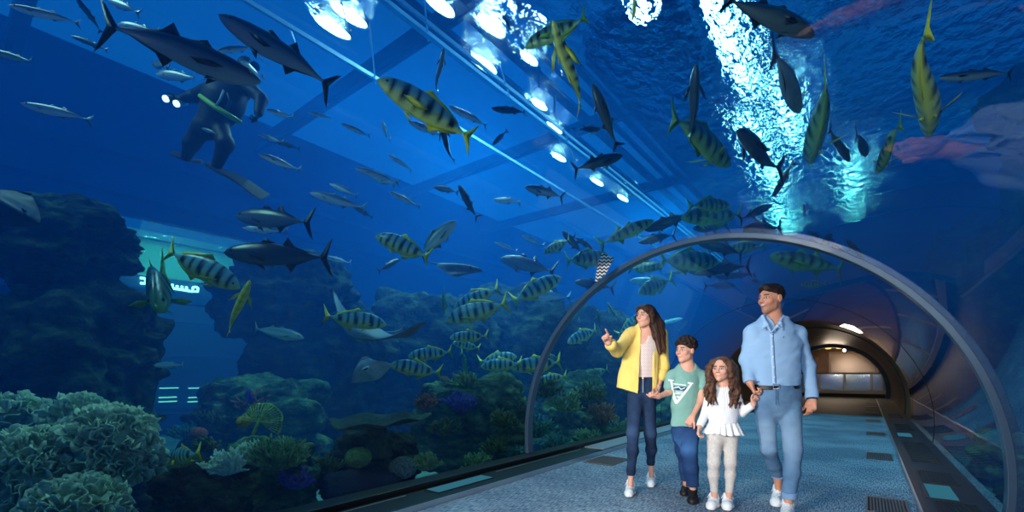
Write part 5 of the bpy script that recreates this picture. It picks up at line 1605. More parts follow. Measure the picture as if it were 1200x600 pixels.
rock('mossy reef rock between the arch foot and the woman', 668, 492, 56, 54, 7.2, 12, .8, M_ROCK2, .3, strata=.03)
rock('mossy reef rock behind the woman legs', 750, 492, 60, 46, 8.8, 13, .7, M_ROCK2, .3, strata=.03)
rock('low dark rock right of the coral mound', 235, 575, 62, 42, 3.9, 14, .5, M_ROCK)
rock('low mossy rock under the bushy coral', 320, 560, 60, 48, 4.6, 15, .6, M_ROCK2)
rock('rock under the flat table coral', 440, 548, 55, 42, 5.4, 16, .6, M_ROCK)
rock('smooth dark blue slab lying by the glass in front of the table coral', 424, 572, 54, 24, 4.05, 17, .22, mat('dark_blue_slab', (26, 44, 70), .8, noise=(16, 30, 52), scale=4), .08, strata=0)
# right side of the tunnel
def rock_at(label, x, y, z, rx, ry, rz, seed, m=None, name='rock', strata=.06):
    """rock given by its real place and half sizes"""
    c = Vector((x, y, z)); q = c - CAM; d = q.dot(FWD)
    o = rock(label, 3000, 438, 1, 1, 1, seed, 1, m, name=name, strata=strata)
    V = np.empty(len(o.data.vertices) * 3); o.data.vertices.foreach_get('co', V); V = V.reshape(-1, 3) * F * np.array([rx, ry, rz])
    o.data.vertices.foreach_set('co', V.ravel()); o.data.update()
    o.location = c; o.rotation_euler = (0, 0, 0)
    return o


rock_at('big dark rock wall just beyond the right side of the glass', 3.1, 13.0, 2.2, 1.7, 2.6, 3.4, 21)
rock_at('dark rock stack farther along the right side of the tunnel', 3.0, 18.5, 2.5, 1.8, 2.6, 3.5, 22)
rock_at('farthest dark rock stack on the right near the tunnel end', 2.7, 22.8, 2.4, 1.5, 1.9, 3.3, 27)
rock_at('dark rock hanging over the tunnel at the upper right', 2.9, 9.6, 5.0, 1.5, 1.5, .8, 23)
rock_at('low dark rock on the pale sand beside the right glass', 1.65, 8.0, -.5, .42, .9, .28, 24)
rock_at('small rock on the pale sand ahead of the low dark rock', 1.35, 5.6, -.52, .25, .45, .2, 25)
rock_at('dark boulder on the sand past the low dark rock', 1.75, 10.4, -.25, .5, .8, .5, 26, M_ROCK2)


def coral_mat(name, a, b, sc=18):
    return mat(name, a, .85, noise=b, scale=sc, bump=.5, bscale=70, spec=.2)


M_LET = coral_mat('lettuce_coral', (168, 186, 150), (214, 220, 186), 9)
M_STAG = coral_mat('pale_antler_coral', (170, 196, 170), (206, 222, 196))
M_BUSH = coral_mat('green_bush_coral', (84, 122, 80), (140, 170, 110))
M_FAN = coral_mat('yellow_green_sea_fan', (130, 160, 70), (190, 204, 120))


def lettuce(label, px, py, hw, hh, d, seed, n=260):
    rr = random.Random(seed); m = MB(); rx = hw / F * d; rz = hh / F * d
    bm = bmesh.new(); bmesh.ops.create_icosphere(bm, subdivisions=3, radius=.86)
    vs = [v.co.copy() for v in bm.verts]; fs = [tuple(v.index for v in f.verts) for f in bm.faces]; bm.free()
    m.add([(v.x * rx, v.y * rx * .8, v.z * rz) for v in vs], fs)
    for i in range(n):
        a = rr.uniform(0, 2 * PI); b = math.asin(rr.uniform(-.5, 1))
        nn = Vector((math.cos(a) * math.cos(b), math.sin(a) * math.cos(b), math.sin(b)))
        if nn.y > .55: continue
        base = Vector((nn.x * rx, nn.y * rx * .8, nn.z * rz)) * .84
        up = (nn + Vector((rr.uniform(-.5, .5), rr.uniform(-.5, .5), rr.uniform(-.1, .6)))).normalized()
        t = up.cross(Vector((rr.uniform(-1, 1), rr.uniform(-1, 1), rr.uniform(-.3, .3)))).normalized(); q = up.cross(t)
        w = rr.uniform(.030, .052); h = rr.uniform(.06, .115); ph = rr.uniform(0, 6)
        nu, nv = 7, 4; g = []; 
        for side in (0, 1):
            for v in range(nv):
                for u in range(nu):
                    s = -1 + 2 * u / (nu - 1); tt = v / (nv - 1)
                    ww = w * (.45 + .75 * tt) * s
                    curl = .018 * math.sin(s * 3.4 + ph) * tt + .020 * s * s * tt
                    edge = 1 - .20 * s * s + .10 * math.sin(5 * s + ph)
                    g.append(base + t * ww + up * (h * tt * edge) + q * (curl + (side - .5) * .010 * (1.2 - tt * .6)))
        k = nu * nv
        f2 = []
        for v in range(nv - 1):
            for u in range(nu - 1):
                i0 = v * nu + u
                f2.append((i0, i0 + 1, i0 + nu + 1, i0 + nu)); f2.append((k + i0, k + i0 + nu, k + i0 + nu + 1, k + i0 + 1))
        for u in range(nu - 1):
            i0 = (nv - 1) * nu + u; f2.append((i0, i0 + 1, k + i0 + 1, k + i0))
        for v in range(nv - 1):
            i0 = v * nu; f2.append((i0, i0 + nu, k + i0 + nu, k + i0)); i1 = v * nu + nu - 1; f2.append((i1 + nu, i1, k + i1, k + i1 + nu))
        m.add(g, f2)
    o = m.build('lettuce_coral', M_LET, sm=True); o.location = AT(px, py, d); o.rotation_euler = (0, 0, YAW)
    return tag(o, label, 'coral', 'lobed coral mounds in the bottom left corner')


lettuce('lobed beige green coral mound filling the bottom left corner', 32, 566, 68, 62, 3.25, 1, 420)
lettuce('lobed coral mound right of the corner one, nearest the dark gap', 128, 532, 56, 54, 3.45, 2, 420)
lettuce('smaller lobed coral head on top of the mounds', 92, 496, 32, 28, 3.8, 3, 160)
lettuce('small lobed coral head at the left edge above the corner mound', 12, 490, 40, 24, 3.9, 4, 160)
lettuce('low lobed coral at the bottom edge right of the corner mound', 92, 602, 52, 36, 3.05, 5, 260)


def branching(name, label, px, py, size, d, seed, m_, n=60, r=.010, fork=3, flat=1.0, up=.6, cat='coral', group=None):
    d = clear_depth(px, size * 1.25, d, 3.45)
    rr = random.Random(seed); m = MB(); R_ = size / F * d
    for i in range(n):
        a = rr.uniform(0, 2 * PI); b = rr.uniform(.05, 1.4)
        dr = Vector((math.cos(a) * math.cos(b), math.sin(a) * math.cos(b) * flat, math.sin(b) + up * .3)).normalized()
        p = Vector((0, 0, -R_ * .5)) + Vector((math.cos(a), math.sin(a) * flat, 0)) * R_ * .25 * rr.random()
        L = R_ * rr.uniform(.7, 1.25)
        q = p + dr * L * .55; m.tube([p, (p + q) / 2 + Vector((rr.uniform(-1, 1), rr.uniform(-1, 1), 0)) * .1 * L, q], [r * 1.4, r * 1.2, r], 6)
        for k in range(fork):
            d2 = (dr + Vector((rr.uniform(-.8, .8), rr.uniform(-.8, .8), rr.uniform(-.2, .8)))).normalized()
            e = q + d2 * L * rr.uniform(.25, .5)
            m.tube([q, (q + e) / 2, e], [r, r * .9, r * .55], 6)
            d3 = (d2 + Vector((rr.uniform(-.8, .8), rr.uniform(-.8, .8), rr.uniform(-.2, .6)))).normalized()
            s_ = (q + e) / 2; m.tube([s_, s_ + d3 * L * .2], [r * .8, r * .5], 5)
    o = m.build(name, m_, sm=True); o.location = AT(px, py, d); o.rotation_euler = (0, 0, YAW)
    return tag(o, label, cat, group)


branching('antler_coral', 'pale branching antler coral right of the barred fish', 266, 542, 26, 3.75, 1, M_STAG, 46, .011)
branching('bush_coral', 'green bushy coral below the sea fan', 326, 532, 34, 4.1, 2, M_BUSH, 120, .010)
branching('bush_coral', 'pale bushy coral between the antler coral and the fan', 296, 528, 20, 4.15, 3, M_STAG, 60, .009)
REEF = [(600, 470, 22, 6.6), (640, 455, 20, 7.2), (628, 500, 24, 6.0), (664, 470, 24, 6.9), (690, 458, 20, 7.6), (704, 484, 24, 7.0), (725, 500, 22, 7.6), (652, 520, 20, 6.0), (580, 520, 22, 5.5), (540, 470, 22, 5.8), (560, 540, 20, 5.3), (520, 500, 20, 5.5), (610, 530, 18, 5.6), (690, 512, 20, 6.6), (250, 490, 22, 6.4), (300, 470, 24, 6.6), (345, 480, 24, 6.8), (215, 505, 16, 6.4), (380, 545, 22, 4.9), (345, 560, 22, 4.3), (500, 540, 20, 5.1), (240, 520, 16, 4.6), (776, 500, 16, 9.0), (545, 445, 18, 6.0), (590, 490, 20, 5.9), (500, 470, 16, 5.7)]
_cm = [M_BUSH, coral_mat('dark_olive_coral', (52, 74, 44), (96, 118, 62)), coral_mat('teal_coral', (50, 110, 100), (96, 160, 140)), coral_mat('rust_coral', (124, 74, 54), (170, 112, 70)), coral_mat('violet_coral', (72, 66, 140), (110, 100, 180))]
for i, (x, y, s_, d) in enumerate(REEF):
    mi = (0, 1, 2, 0, 1, 3, 0, 2, 1, 4)[i % 10]
    where = 'inside the arch' if x > 620 else ('on the mossy rock by the glass' if x > 480 else 'on the left reef slope')
    branching('bush_coral', ('green', 'dark olive', 'teal', 'rust brown', 'violet')[mi] + ' tufted coral growing ' + where, x, y, s_, d, 40 + i, _cm[mi], 46, .014, 2, group='tufted corals of one colour ' + where + ' ' + ('green', 'olive', 'teal', 'rust', 'violet')[mi])


def sea_fan():
    m = MB(); d = 3.95; R_ = 22 / F * d; n = 26
    for i in range(n):
        a = PI * (-.12 + 1.24 * i / (n - 1)); L = R_ * (1 + .06 * math.sin(i * 1.7))
        pts = [Vector((math.cos(a) * L * t, .10 * t * t - .02 * math.sin(a * 6), math.sin(a) * L * t)) for t in np.linspace(.08, 1, 7)]
        m.tube(pts, [.0025 + .0035 * t for t in np.linspace(0, 1, 7)], 6)
    for t in (.35, .6, .85, 1.0):
        m.tube([Vector((math.cos(a) * R_ * t, .10 * t * t - .02 * math.sin(a * 6), math.sin(a) * R_ * t)) for a in np.linspace(-.12 * PI, 1.12 * PI, 50)], .0030 + .006 * (t == 1), 6)
    m.tube([(0, 0, -.12), (0, 0, .03)], .014, 8)
    o = m.build('sea_fan', M_FAN, sm=True); o.location = AT(303, 494, d); o.rotation_euler = (math.radians(-8), math.radians(20), YAW + .15)
    tag(o, 'yellow green sea fan with radiating ribs over the bushy coral', 'sea fan')
sea_fan()


def table_coral():
    m = MB(); d = 4.9; n = 60; rows = 10; vs = []
    R_ = 58 / F * d
    for side in (0, 1):
        for r in range(rows):
            t = r / (rows - 1)
            for i in range(n):
                a = 2 * PI * i / n; rad = R_ * t * (1 + .10 * math.sin(3 * a + 1) + .04 * math.sin(9 * a))
                vs.append((rad * math.cos(a), rad * .75 * math.sin(a), .05 * t * t + .02 * math.sin(7 * a) * t - side * .035 * (1.3 - t)))
    fs = []
    for s_ in (0, 1):
        b = s_ * rows * n
        for r in range(rows - 1):
            for i in range(n):
                q = (b + r * n + i, b + r * n + (i + 1) % n, b + (r + 1) * n + (i + 1) % n, b + (r + 1) * n + i); fs.append(q if s_ == 0 else tuple(reversed(q)))
    e = (rows - 1) * n
    fs += [(e + i, e + (i + 1) % n, rows * n + e + (i + 1) % n, rows * n + e + i) for i in range(n)]
    m.add(vs, fs); m.tube([(0, 0, -.35), (.02, 0, -.18), (0, 0, 0)], [.16, .08, .12], 16)
    o = m.build('table_coral', coral_mat('table_coral', (44, 62, 54), (72, 92, 76)), sm=True); o.location = AT(440, 496, d); o.rotation_euler = (math.radians(4), math.radians(-3), YAW)
    tag(o, 'flat table coral spreading over a rock left of the mossy rock', 'coral')
table_coral()


def dome(name, label, px, py, s_, d, a, b, seed=1, cat='coral'):
    bm = bmesh.new(); bmesh.ops.create_icosphere(bm, subdivisions=5, radius=1)
    P = np.array([v.co[:] for v in bm.verts]); n = np.sin(fbm(P * 3.2, 3, seed) * 16)
    for v, k in zip(bm.verts, n): v.co *= (1 + .035 * k) * s_ / F * d; v.co.z *= .8
    me = bpy.data.meshes.new(name); bm.to_mesh(me); bm.free(); smooth(me)
    o = link(name, me, coral_mat(name + '_skin', a, b, 30)); o.location = AT(px, py, d)
    return tag(o, label, cat)
dome('brain_coral', 'lime green brain coral under the flat table coral', 420, 536, 15, 4.6, (70, 104, 60), (110, 140, 80))
dome('brain_coral', 'grooved dark brain coral by the mossy rock foot', 472, 548, 16, 4.9, (70, 96, 90), (120, 140, 130), 4)
dome('tube_sponge', 'small orange sponge left of the sea fan', 286, 494, 8, 4.4, (206, 140, 40), (226, 170, 60), 6, 'sponge')
dome('tube_sponge', 'rust red sponge on the slope beside the blue gap', 233, 508, 9, 5.6, (150, 60, 40), (180, 90, 60), 7, 'sponge')
# ================================================================== FAR HALL, MALL FRONT, VENTS, DIVER
def onplane(px, py, U):
    r = RAY(px, py); return CAM + r * (U / r.x)


def vents():
    def vent(u0, u1, v0, v1, z, n, label, group, m=M_GRATE, across=True):
        r = empty('floor_vent', ((u0 + u1) / 2, (v0 + v1) / 2, z)); tag(r, label, 'vent', group)
        a, b = (u1 - u0) / 2, (v1 - v0) / 2
        MB().box((-a, -b, .0005), (a, b, .003)).build('backing', M_GRATE, r)
        f = MB().box((-a, -b, .003), (a, -b + .012, .010)).box((-a, b - .012, .003), (a, b, .010)).box((-a, -b + .012, .003), (-a + .012, b - .012, .010)).box((a - .012, -b + .012, .003), (a, b - .012, .010))
        s_ = f
        for i in range(n):
            if across:
                x = -a + .02 + (2 * a - .04) * (i + .5) / n; s_.box((x - .005, -b + .012, .003), (x + .005, b - .012, .008))
            else:
                y = -b + .02 + (2 * b - .04) * (i + .5) / n; s_.box((-a + .012, y - .006, .003), (a - .012, y + .006, .008))
        s_.build('grille', m, r)
    nm = ['nearest', 'second', 'third', 'fourth', 'fifth', 'sixth', 'seventh', 'farthest']
    for i in range(7):
        v = 4.55 + 2.85 * i
        vent(0.0, .27, v, v + .58, 0.0, 11, 'bronze slatted floor vent by the right kerb, ' + nm[i if i < 6 else 7] + ' of the row', 'floor vents along the right kerb', M_GRATE2)
    for i in range(3):
        v = 4.95 + 4.6 * i
        vent(-2.74, -2.37, v, v + .55, 0.0, 14, 'brown slatted floor vent by the left kerb, ' + nm[i] + ' along the tunnel', 'floor vents along the left kerb', M_GRATE2)
    for i, (a, b) in enumerate([(4.45, 5.12), (5.92, 6.6), (7.3, 9.2), (11.2, 12.4), (14.2, 15.4)]):
        vent(.44, .70, a, b, .035, 9, 'dark slatted vent set in the right plinth, ' + nm[i] + ' to the camera', 'vents in the right plinth', M_GRATE, False if b - a > 1 else True)
    for i, (a, b) in enumerate([(5.2, 5.86), (10.0, 10.6)]):
        r = empty('floor_light', (.52, (a + b) / 2, .035)); tag(r, 'lit teal panel set in the right plinth, ' + nm[i] + ' to the camera', 'light', 'lit panels in the right plinth')
        h = (b - a) / 2
        MB().box((-.12, -h, 0), (.12, h, .006)).build('frame', M_PL, r); MB().box((-.09, -h + .03, .006), (.09, h - .02, .009)).build('diffuser', E_POOL, r)
    for i, (a, b) in enumerate([(2.72, 3.48)]):
        r = empty('floor_light', (-3.02, (a + b) / 2, .05)); tag(r, 'lit teal panel set in the black left plinth, ' + ('in view in front of the arch' if i == 0 else 'behind the view'), 'light', 'lit panels in the left plinth')
        h = (b - a) / 2
        MB().box((-.09, -h, 0), (.09, h, .006)).build('frame', M_PLB, r); MB().box((-.075, -h + .02, .006), (.075, h - .02, .009)).build('diffuser', E_POOL, r)
        if i == 0: continue
    # slim metal lines and pale cover on the left plinth
    o = MB().box((-3.10, -4, .051), (-3.085, 2.5, .056)).box((-3.10, 3.7, .051), (-3.085, 5.5, .056)).build('trim_9', M_CHROME); tag(o, kind='structure')
    o = MB().box((-3.14, 5.7, .05), (-2.84, 20, .062)).build('trim_10', mat('pale_plinth_cover', (190, 188, 192), .3, .5)); tag(o, kind='structure')
vents()
bpy.data.objects.remove(bpy.data.objects['floor_light.004']) if 'floor_light.004' in bpy.data.objects and False else None


def hall():
    br = mat('brown_vault_panel', (128, 100, 80), .42, .3, noise=(92, 74, 62), scale=1.2, stretch=(1, .25, 1))
    b = MB(); b.prism(arc(TR, 0, 72), 14.0, TEND, closed=False); b.prism(arc(TR + .05, 0, 72), 14.0, TEND, closed=False)
    o = b.build('wall_vault', br, sm=True); tag(o, kind='structure')
    wood = mat('dark_wood_floor', (30, 20, 18), .6, noise=(26, 18, 16), scale=6, stretch=(1, 8, 1))
    tag(MB().box((-3.45, 15.0, -.12), (.9, 25.3, 0)).box((-9, 25.3, -.12), (7, 33, 0)).build('floor_hall', wood), kind='structure')
    pan = mat('brown_wall_panel', (142, 100, 66), .35, .2, noise=(116, 80, 54), scale=2)
    tag(MB().box((-9, 33, 0), (7, 33.2, 3.6)).build('wall_hall', pan), kind='structure')
    tag(MB().box((-9.2, 25.3, 0), (-9, 33.2, 3.6)).build('wall_hall_left', pan), kind='structure'); tag(MB().box((7, 25.3, 0), (7.2, 33.2, 3.6)).build('wall_hall_right', pan), kind='structure')
    tag(MB().box((-9, 25.3, 3.6), (7, 33.2, 3.7)).build('ceiling_hall', mat('hall_ceiling', (90, 66, 48), .6)), kind='structure')
    # framed panel on the hall wall
    fr = mat('pale_panel_frame', (196, 170, 140), .4, .3)
    r = empty('wall_panel', (-.6, 32.97, 1.3)); tag(r, 'pale framed panel on the brown wall at the end of the tunnel', 'panel')
    MB().box((-1.15, 0, -.2), (-1.05, .03, 1.0)).box((1.05, 0, -.2), (1.15, .03, 1.0)).box((-1.15, 0, 1.0), (1.15, .03, 1.08)).build('frame', fr, r)
    MB().box((-1.05, .01, -.2), (1.05, .03, 1.0)).build('pane', mat('brown_glass_pane', (120, 92, 66), .15, .3), r)
    # golden lights
    gl = emis('golden_glow', (255, 190, 90), 2.2)
    for i in range(9):
        x = -3.1 + i * .42
        r = empty('ceiling_lantern', (x, 26.2, 3.6)); tag(r, 'small golden lantern hanging in the hall at the tunnel end', 'lantern', 'golden lanterns in the row at the tunnel end')
        MB().tube([(0, 0, 0), (0, 0, -.95)], .012, 6).build('cord', M_PLB, r)
        MB().tube([(0, 0, -.95), (0, 0, -1.0), (0, 0, -1.30), (0, 0, -1.34)], [.06, .10, .13, .08], 12).build('lamp_shade', gl, r)
    # spotlight glow on the panel
    r = empty('wall_spotlight', (-1.0, 32.8, 2.5)); tag(r, 'white wall spotlight above the framed panel at the tunnel end', 'lamp')
    MB().tube([(0, 0, 0), (0, -.12, -.05)], [.07, .09], 12).build('housing', M_CHROME, r); MB().tube([(0, -.12, -.05), (0, -.14, -.06)], .08, 12).build('bulb', emis('white_glow', (255, 250, 240), 18), r)
    # balustrade with glass panes
    m, nt, out = nmat('pale_green_glass'); L = nt.links.new
    a = N(nt, 'ShaderNodeBsdfTransparent'); a.inputs[0].default_value = (.80, .86, .82, 1); g_ = N(nt, 'ShaderNodeBsdfGlossy', Roughness=.08); g_.inputs[0].default_value = (.8, .85, .85, 1)
    x = N(nt, 'ShaderNodeMixShader'); x.inputs[0].default_value = .35; L(a.outputs[0], x.inputs[1]); L(g_.outputs[0], x.inputs[2]); L(x.outputs[0], out.inputs[0])
    r = empty('balustrade', (-1.3, 26.6, 0)); tag(r, 'glass balustrade with pale posts across the end of the tunnel', 'balustrade')
    MB().box((-3.5, -.04, 1.08), (3.5, .04, 1.14)).build('handrail', mat('dark_wood_rail', (50, 34, 28), .4), r)
    MB().box((-3.5, -.08, .16), (3.5, .08, .30)).build('base_rail', mat('pale_stone_base', (226, 214, 196), .5), r)
    MB().box((-3.5, -.06, 0), (3.5, .06, .16)).build('plinth', wood, r)
    for i in range(8):
        xx = -3.5 + i
        MB().box((xx - .035, -.03, .30), (xx + .035, .03, 1.08)).build('post', mat('pale_post', (190, 176, 158), .4, .4) if i == 0 else bpy.data.materials['pale_post'], r)
        if i < 7: MB().box((xx + .05, -.01, .32), (xx + .95, .01, 1.06)).build('glass_pane', m, r)
hall()


def mall():
    U = -19.0
    teal = mat('pale_teal_shop_front', (120, 190, 176), .6)
    dk = mat('dark_blue_shop_front', (30, 66, 110), .6)
    r = empty('shop_front', (U, 5, 0)); tag(r, 'teal and blue shop front with a lit sign seen through the gap in the rocks', 'building')
    def zat(px, py): return onplane(px, py, U + .02).z
    z1, z2, z3 = zat(155, 277), zat(155, 317), zat(155, 345)
    MB().box((-.3, -7, z2 - 0), (0, 9, z1)).build('teal_band', teal, r)
    MB().box((-.3, -7, z1), (.25, 9, z1 + .22)).build('cornice', mat('blue_cornice', (60, 110, 150), .6), r)
    MB().box((-.3, -7, z2 - .10), (.18, 9, z2)).build('ledge', teal, r)
    MB().box((-.35, -7, -.7), (0, 9, z2 - .10)).build('sign_wall', dk, r)
    for z in (2.9, 1.7, -.1):
        MB().box((0, -7, z), (.05, 9, z + .07)).build('molding', mat('blue_molding', (40, 84, 140), .6), r)
    # lit strips of the shop below
    E = emis('shop_strip_glow', (190, 240, 235), 1.6)
    for (x0, x1, y) in ((187, 209, 455), (221, 238, 455), (186, 207, 466), (221, 238, 466), (186, 207, 471), (220, 231, 471), (172, 179, 466), (172, 179, 471)):
        p0, p1 = onplane(x0, y, U + .04), onplane(x1, y, U + .04)
        o = MB().box((.0, p0.y - 5, -.018), (.06, p1.y - 5, .018)).build('light_strip', E, r); o.location.z = p0.z; o.location.x = .01
    # sign: the Arabic lettering as bent tubes
    Es = emis('sign_glow', (225, 250, 255), 5.5)
    s_ = empty('lit_sign', (U + .06, 5, 0)); tag(s_, 'lit white Arabic lettering on the shop front between the rocks', 'sign')
    f = lambda x, y: (150 + x / 6, 260 + y / 6)
    strokes = [[(86, 393), (116, 398), (125, 408), (123, 434), (86, 430)], [(134, 401), (160, 405), (168, 414), (165, 441), (133, 438)], [(212, 411), (213, 438), (208, 445), (176, 441)], [(186, 459), (189, 459)], [(204, 462), (207, 462)],
               [(237, 414), (252, 416)], [(240, 431), (250, 433)], [(312, 438), (310, 462), (318, 468), (455, 490)], [(345, 446), (345, 470)], [(380, 450), (380, 477)], [(412, 455), (412, 482)], [(462, 458), (486, 460), (492, 468), (490, 490), (456, 489), (456, 464), (462, 458)]]
    for st in strokes:
        pts = [onplane(*f(*q), U + .06) - Vector((U + .06, 5, 0)) for q in st]
        MB().tube(pts, .042, 8).build('letter', Es, s_, sm=True)
    tag(MB().box((U - .35, -8, -.9), (TANK_L - .3, 10, -.7)).build('floor_mall', dk), kind='structure')
    tag(MB().box((U - .35, -8, 8.9), (TANK_L - .3, 10, 9.0)).build('ceiling_mall', dk), kind='structure')
    # glass of the viewing panel
    g_ = MB().box((TANK_L - .2, 1.5, 0), (TANK_L - .15, 9.0, 5.2)).build('window_1', bpy.data.materials['clear_acrylic']); tag(g_, kind='structure')
mall()


def painted_reflection():  # thin plate at the arch, a grate reflection painted on as zigzag stripes
    m, nt, out = nmat('zigzag_reflection'); L = nt.links.new
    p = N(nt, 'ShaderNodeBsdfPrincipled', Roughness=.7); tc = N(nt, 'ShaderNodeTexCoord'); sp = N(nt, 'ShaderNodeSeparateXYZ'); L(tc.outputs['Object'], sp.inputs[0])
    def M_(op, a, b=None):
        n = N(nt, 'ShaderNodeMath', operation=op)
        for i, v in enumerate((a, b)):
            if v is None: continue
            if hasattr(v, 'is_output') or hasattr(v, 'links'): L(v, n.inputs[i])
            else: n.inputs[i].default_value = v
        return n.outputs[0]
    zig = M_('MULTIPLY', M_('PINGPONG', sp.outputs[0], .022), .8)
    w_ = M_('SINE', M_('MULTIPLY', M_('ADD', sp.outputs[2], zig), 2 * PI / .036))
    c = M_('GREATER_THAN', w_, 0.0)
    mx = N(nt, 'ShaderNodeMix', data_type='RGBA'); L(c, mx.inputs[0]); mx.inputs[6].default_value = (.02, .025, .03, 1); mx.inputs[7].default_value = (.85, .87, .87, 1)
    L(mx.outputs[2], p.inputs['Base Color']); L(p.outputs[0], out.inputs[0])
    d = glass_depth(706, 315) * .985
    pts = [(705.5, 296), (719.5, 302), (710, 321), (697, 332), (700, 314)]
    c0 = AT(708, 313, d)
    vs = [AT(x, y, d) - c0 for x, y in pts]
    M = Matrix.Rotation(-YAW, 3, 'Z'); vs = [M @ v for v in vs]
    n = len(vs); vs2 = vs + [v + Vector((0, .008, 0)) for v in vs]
    o = MB().add(vs2, [tuple(range(n)), tuple(reversed(range(n, 2 * n)))] + [(i, n + i, n + (i + 1) % n, (i + 1) % n) for i in range(n)]).build('painted_reflection', m)
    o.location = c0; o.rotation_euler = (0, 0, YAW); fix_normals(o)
    tag(o, 'small black and white zigzag reflection painted on a plate at the left shoulder of the arch', 'painted_reflection')
painted_reflection()


def diver():
    g = Fig(255, 4.7); k = g.k; Z = 4.7 / 6.0
    base = g.base; g_ = lambda x, y, d=0: g(x, y, d)
    f = Field(.007)
    f.ell(g_(289, 79, .05), (.115 * Z, .125 * Z, .13 * Z), .03)
    f.chain([g_(288, 88, .05), g_(280, 100, .05), g_(262, 118, 0), g_(246, 148, 0)], [0.063, 0.125, 0.188, 0.133], .06)
    f.chain([g_(294, 104, .0), g_(306, 116, -.10), g_(303, 132, -.15)], [0.067, 0.059, 0.043], .03)
    f.chain([g_(246, 104, .0), g_(226, 113, .1), g_(212, 117, .0)], [0.070, 0.059, 0.043], .03)
    f.chain([g_(237, 150, .0), g_(224, 168, .05), g_(218, 184, .15)], [0.098, 0.074, 0.047], .04)
    f.chain([g_(257, 150, .0), g_(264, 168, -.05), g_(254, 194, .05)], [0.098, 0.078, 0.051], .04)
    # gloved hands
    hand(f, g_(303, 132, -.15), (-.2, -.2, -1), (-.8, -.4, .2), 1, .95, (.7, .7, .7, .7), .5)
    hand(f, g_(212, 117, .0), (-1, -.1, -.2), (0, -.9, -.3), 1, .95, (.8, .8, .8, .8), .5)
    o = field_obj(f, 'person', mat('black_wetsuit', (8, 10, 14), .6), None)
    g.place(o); tag(o, 'scuba diver in a black wetsuit floating upright behind the large dark tuna', 'person')
    def flipper(pts, w, nm='flipper'):
        m = MB(); n = len(pts); vs = []
        for i, p in enumerate(pts):
            ww = w * (.35 + .65 * min(1, i / (n - 1) * 1.4)); t = .035 * (1 - .75 * i / (n - 1))
            vs += [p + np.array([0, -ww * .9, -ww * .6 - t / 2]), p + np.array([0, ww * .9, ww * .6 - t / 2]), p + np.array([0, ww * .9, ww * .6 + t / 2]), p + np.array([0, -ww * .9, -ww * .6 + t / 2])]
        fs = [(4 * i + a, 4 * i + (a + 1) % 4, 4 * i + 4 + (a + 1) % 4, 4 * i + 4 + a) for i in range(n - 1) for a in range(4)] + [(3, 2, 1, 0), tuple(range(4 * n - 4, 4 * n))]
        q = m.add(vs, fs).build(nm, mat('black_rubber', (10, 12, 18), .5), o); fix_normals(q)
    flipper([g_(202, 178, .15), g_(212, 183, .15), g_(224, 188, .2), g_(237, 190, .3)][::-1], .07)
    flipper([g_(243, 192, .05), g_(256, 199, .05), g_(272, 206, -.02), g_(288, 215, -.1), g_(300, 224, -.15), g_(311, 231, -.2)], .10)
    MB().tube([g_(262, 96, -.10), g_(270, 118, -.16), g_(262, 140, -.05)], [0.016, 0.016, 0.016], 8).build('hose', mat('dark_hose', (20, 26, 34), .5), o, sm=True)
    y = mat('yellow_green_strap', (150, 190, 60), .5)
    MB().tube([g_(234, 112, -.24), g_(250, 124, -.27), g_(266, 134, -.25), g_(283, 144, -.17)], [0.020, 0.027, 0.027, 0.020], 10).build('weight_strap', y, o, sm=True)
    MB().tube([g_(250, 128, -.27), g_(258, 117, -.30), g_(262, 106, -.28)], .012, 6).build('buckle_strap', mat('pale_strap', (150, 170, 180), .5), o, sm=True)
    # air tank on the back
    MB().tube([g_(275, 96, .26), g_(275, 94, .26) + np.array([0, 0, .06]), ], .05, 10).build('tank_valve', M_CHROME, o)
    MB().tube([g_(272, 98, .27), g_(268, 108, .28), g_(258, 140, .24)], [0.055, 0.074, 0.074], 16).build('air_tank', mat('dark_steel_tank', (40, 52, 60), .4, .5), o, sm=True)
    # mask
    MB().tube([g_(296, 78, -.05), g_(299, 78, -.08)], [0.055, 0.047], 14).build('mask', mat('mask_glass', (60, 90, 110), .1), o)
    cr = empty('dive_light', Vector(g.base) + Matrix.Rotation(YAW, 3, 'Z') @ Vector(g_(208, 118, .0))); cr.rotation_euler = (0, 0, YAW); tag(cr, 'twin headed dive light held out by the diver', 'lamp')
    for dx, dz in ((-.06, .03), (.05, -.02)):
        MB().tube([(dx, .05, dz + .03), (dx - .02, -.05, dz - .04)], [.028, .036], 12).build('housing', M_CHROME, cr)
        MB().tube([(dx - .02, -.05, dz - .04), (dx - .022, -.062, dz - .048)], .032, 12).build('bulb', emis('dive_light_glow', (220, 255, 250), 2.5), cr)
diver()
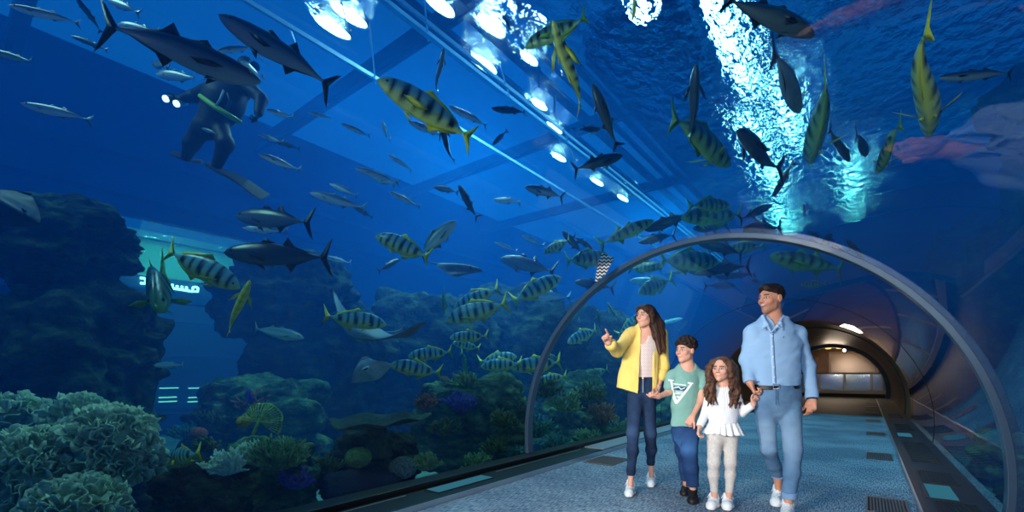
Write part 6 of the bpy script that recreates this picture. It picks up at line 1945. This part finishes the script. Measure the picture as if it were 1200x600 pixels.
# ================================================================== LIGHTS AND RENDER SETTINGS
def area(name, loc, aim, size, power, col, spread=PI, sy=None):
    l = bpy.data.lights.new(name, 'AREA'); l.energy = power; l.color = col; l.size = size; l.spread = spread
    if sy: l.shape = 'RECTANGLE'; l.size_y = sy
    o = bpy.data.objects.new(name, l); COL.objects.link(o); o.location = loc
    o.rotation_euler = (Vector(aim) - Vector(loc)).to_track_quat('-Z', 'Y').to_euler()
    return o
# the photographer's soft lamp in the tunnel behind the camera
area('photo_lamp', (-1.9, -1.2, 2.0), (-1.1, 4.0, .9), .9, 42, (1, .93, .84), math.radians(70))

area('photo_fill_lamp', (.2, -1.6, 1.9), (-1.6, 4.0, .9), 1.0, 22, (1, .95, .88), math.radians(60))
# area lights added just under the surface to brighten corals, fish and water
area('added_tank_light', (-5.2, -.5, 5.9), (-4.6, 2.2, 0), 1.2, 36, (.62, .95, 1), math.radians(110))
area('added_tank_light', (-6.4, 6.5, 5.9), (-7.0, 6.5, 0), 2.0, 80, (.55, .88, 1), math.radians(120))
area('added_tank_light', (3.2, 6.0, 5.9), (2.6, 8.5, 0), 1.5, 120, (.5, .8, 1), math.radians(110))
area('added_tank_light', (3.6, 13.5, 5.9), (3.4, 14.5, 0), 1.5, 140, (.5, .8, 1), math.radians(110))
area('added_tank_light', (-4.5, 12.5, 5.9), (-5, 12.5, 0), 2.0, 200, (.5, .82, 1), math.radians(120))
# the hall at the end and the mall behind the viewing panel
area('hall_lamp', (-1.2, 28.6, 2.9), (-1.2, 28.6, 0), 2.4, 70, (1, .80, .58))
area('hall_lamp', (-1.2, 25.4, 2.1), (-1.2, 20, 1.0), .6, 12, (1, .80, .60))
area('mall_lamp', (-17.0, 5.0, 6.6), (-19, 5.0, 4), 3.0, 260, (.5, 1, .95), PI, 9)
# daylight blue wash on the carpet from the water around it
SC.view_settings.view_transform = 'Standard'
SC.view_settings.look = 'None'
SC.view_settings.exposure = 0.0
SC.view_settings.gamma = 1.0
SC.view_settings.use_curve_mapping = False
cy = SC.cycles
cy.use_denoising = True
cy.max_bounces = 6; cy.diffuse_bounces = 2; cy.glossy_bounces = 3; cy.transmission_bounces = 4; cy.volume_bounces = 1
cy.transparent_max_bounces = 16
cy.sample_clamp_indirect = 4.0
cy.volume_step_rate = 5
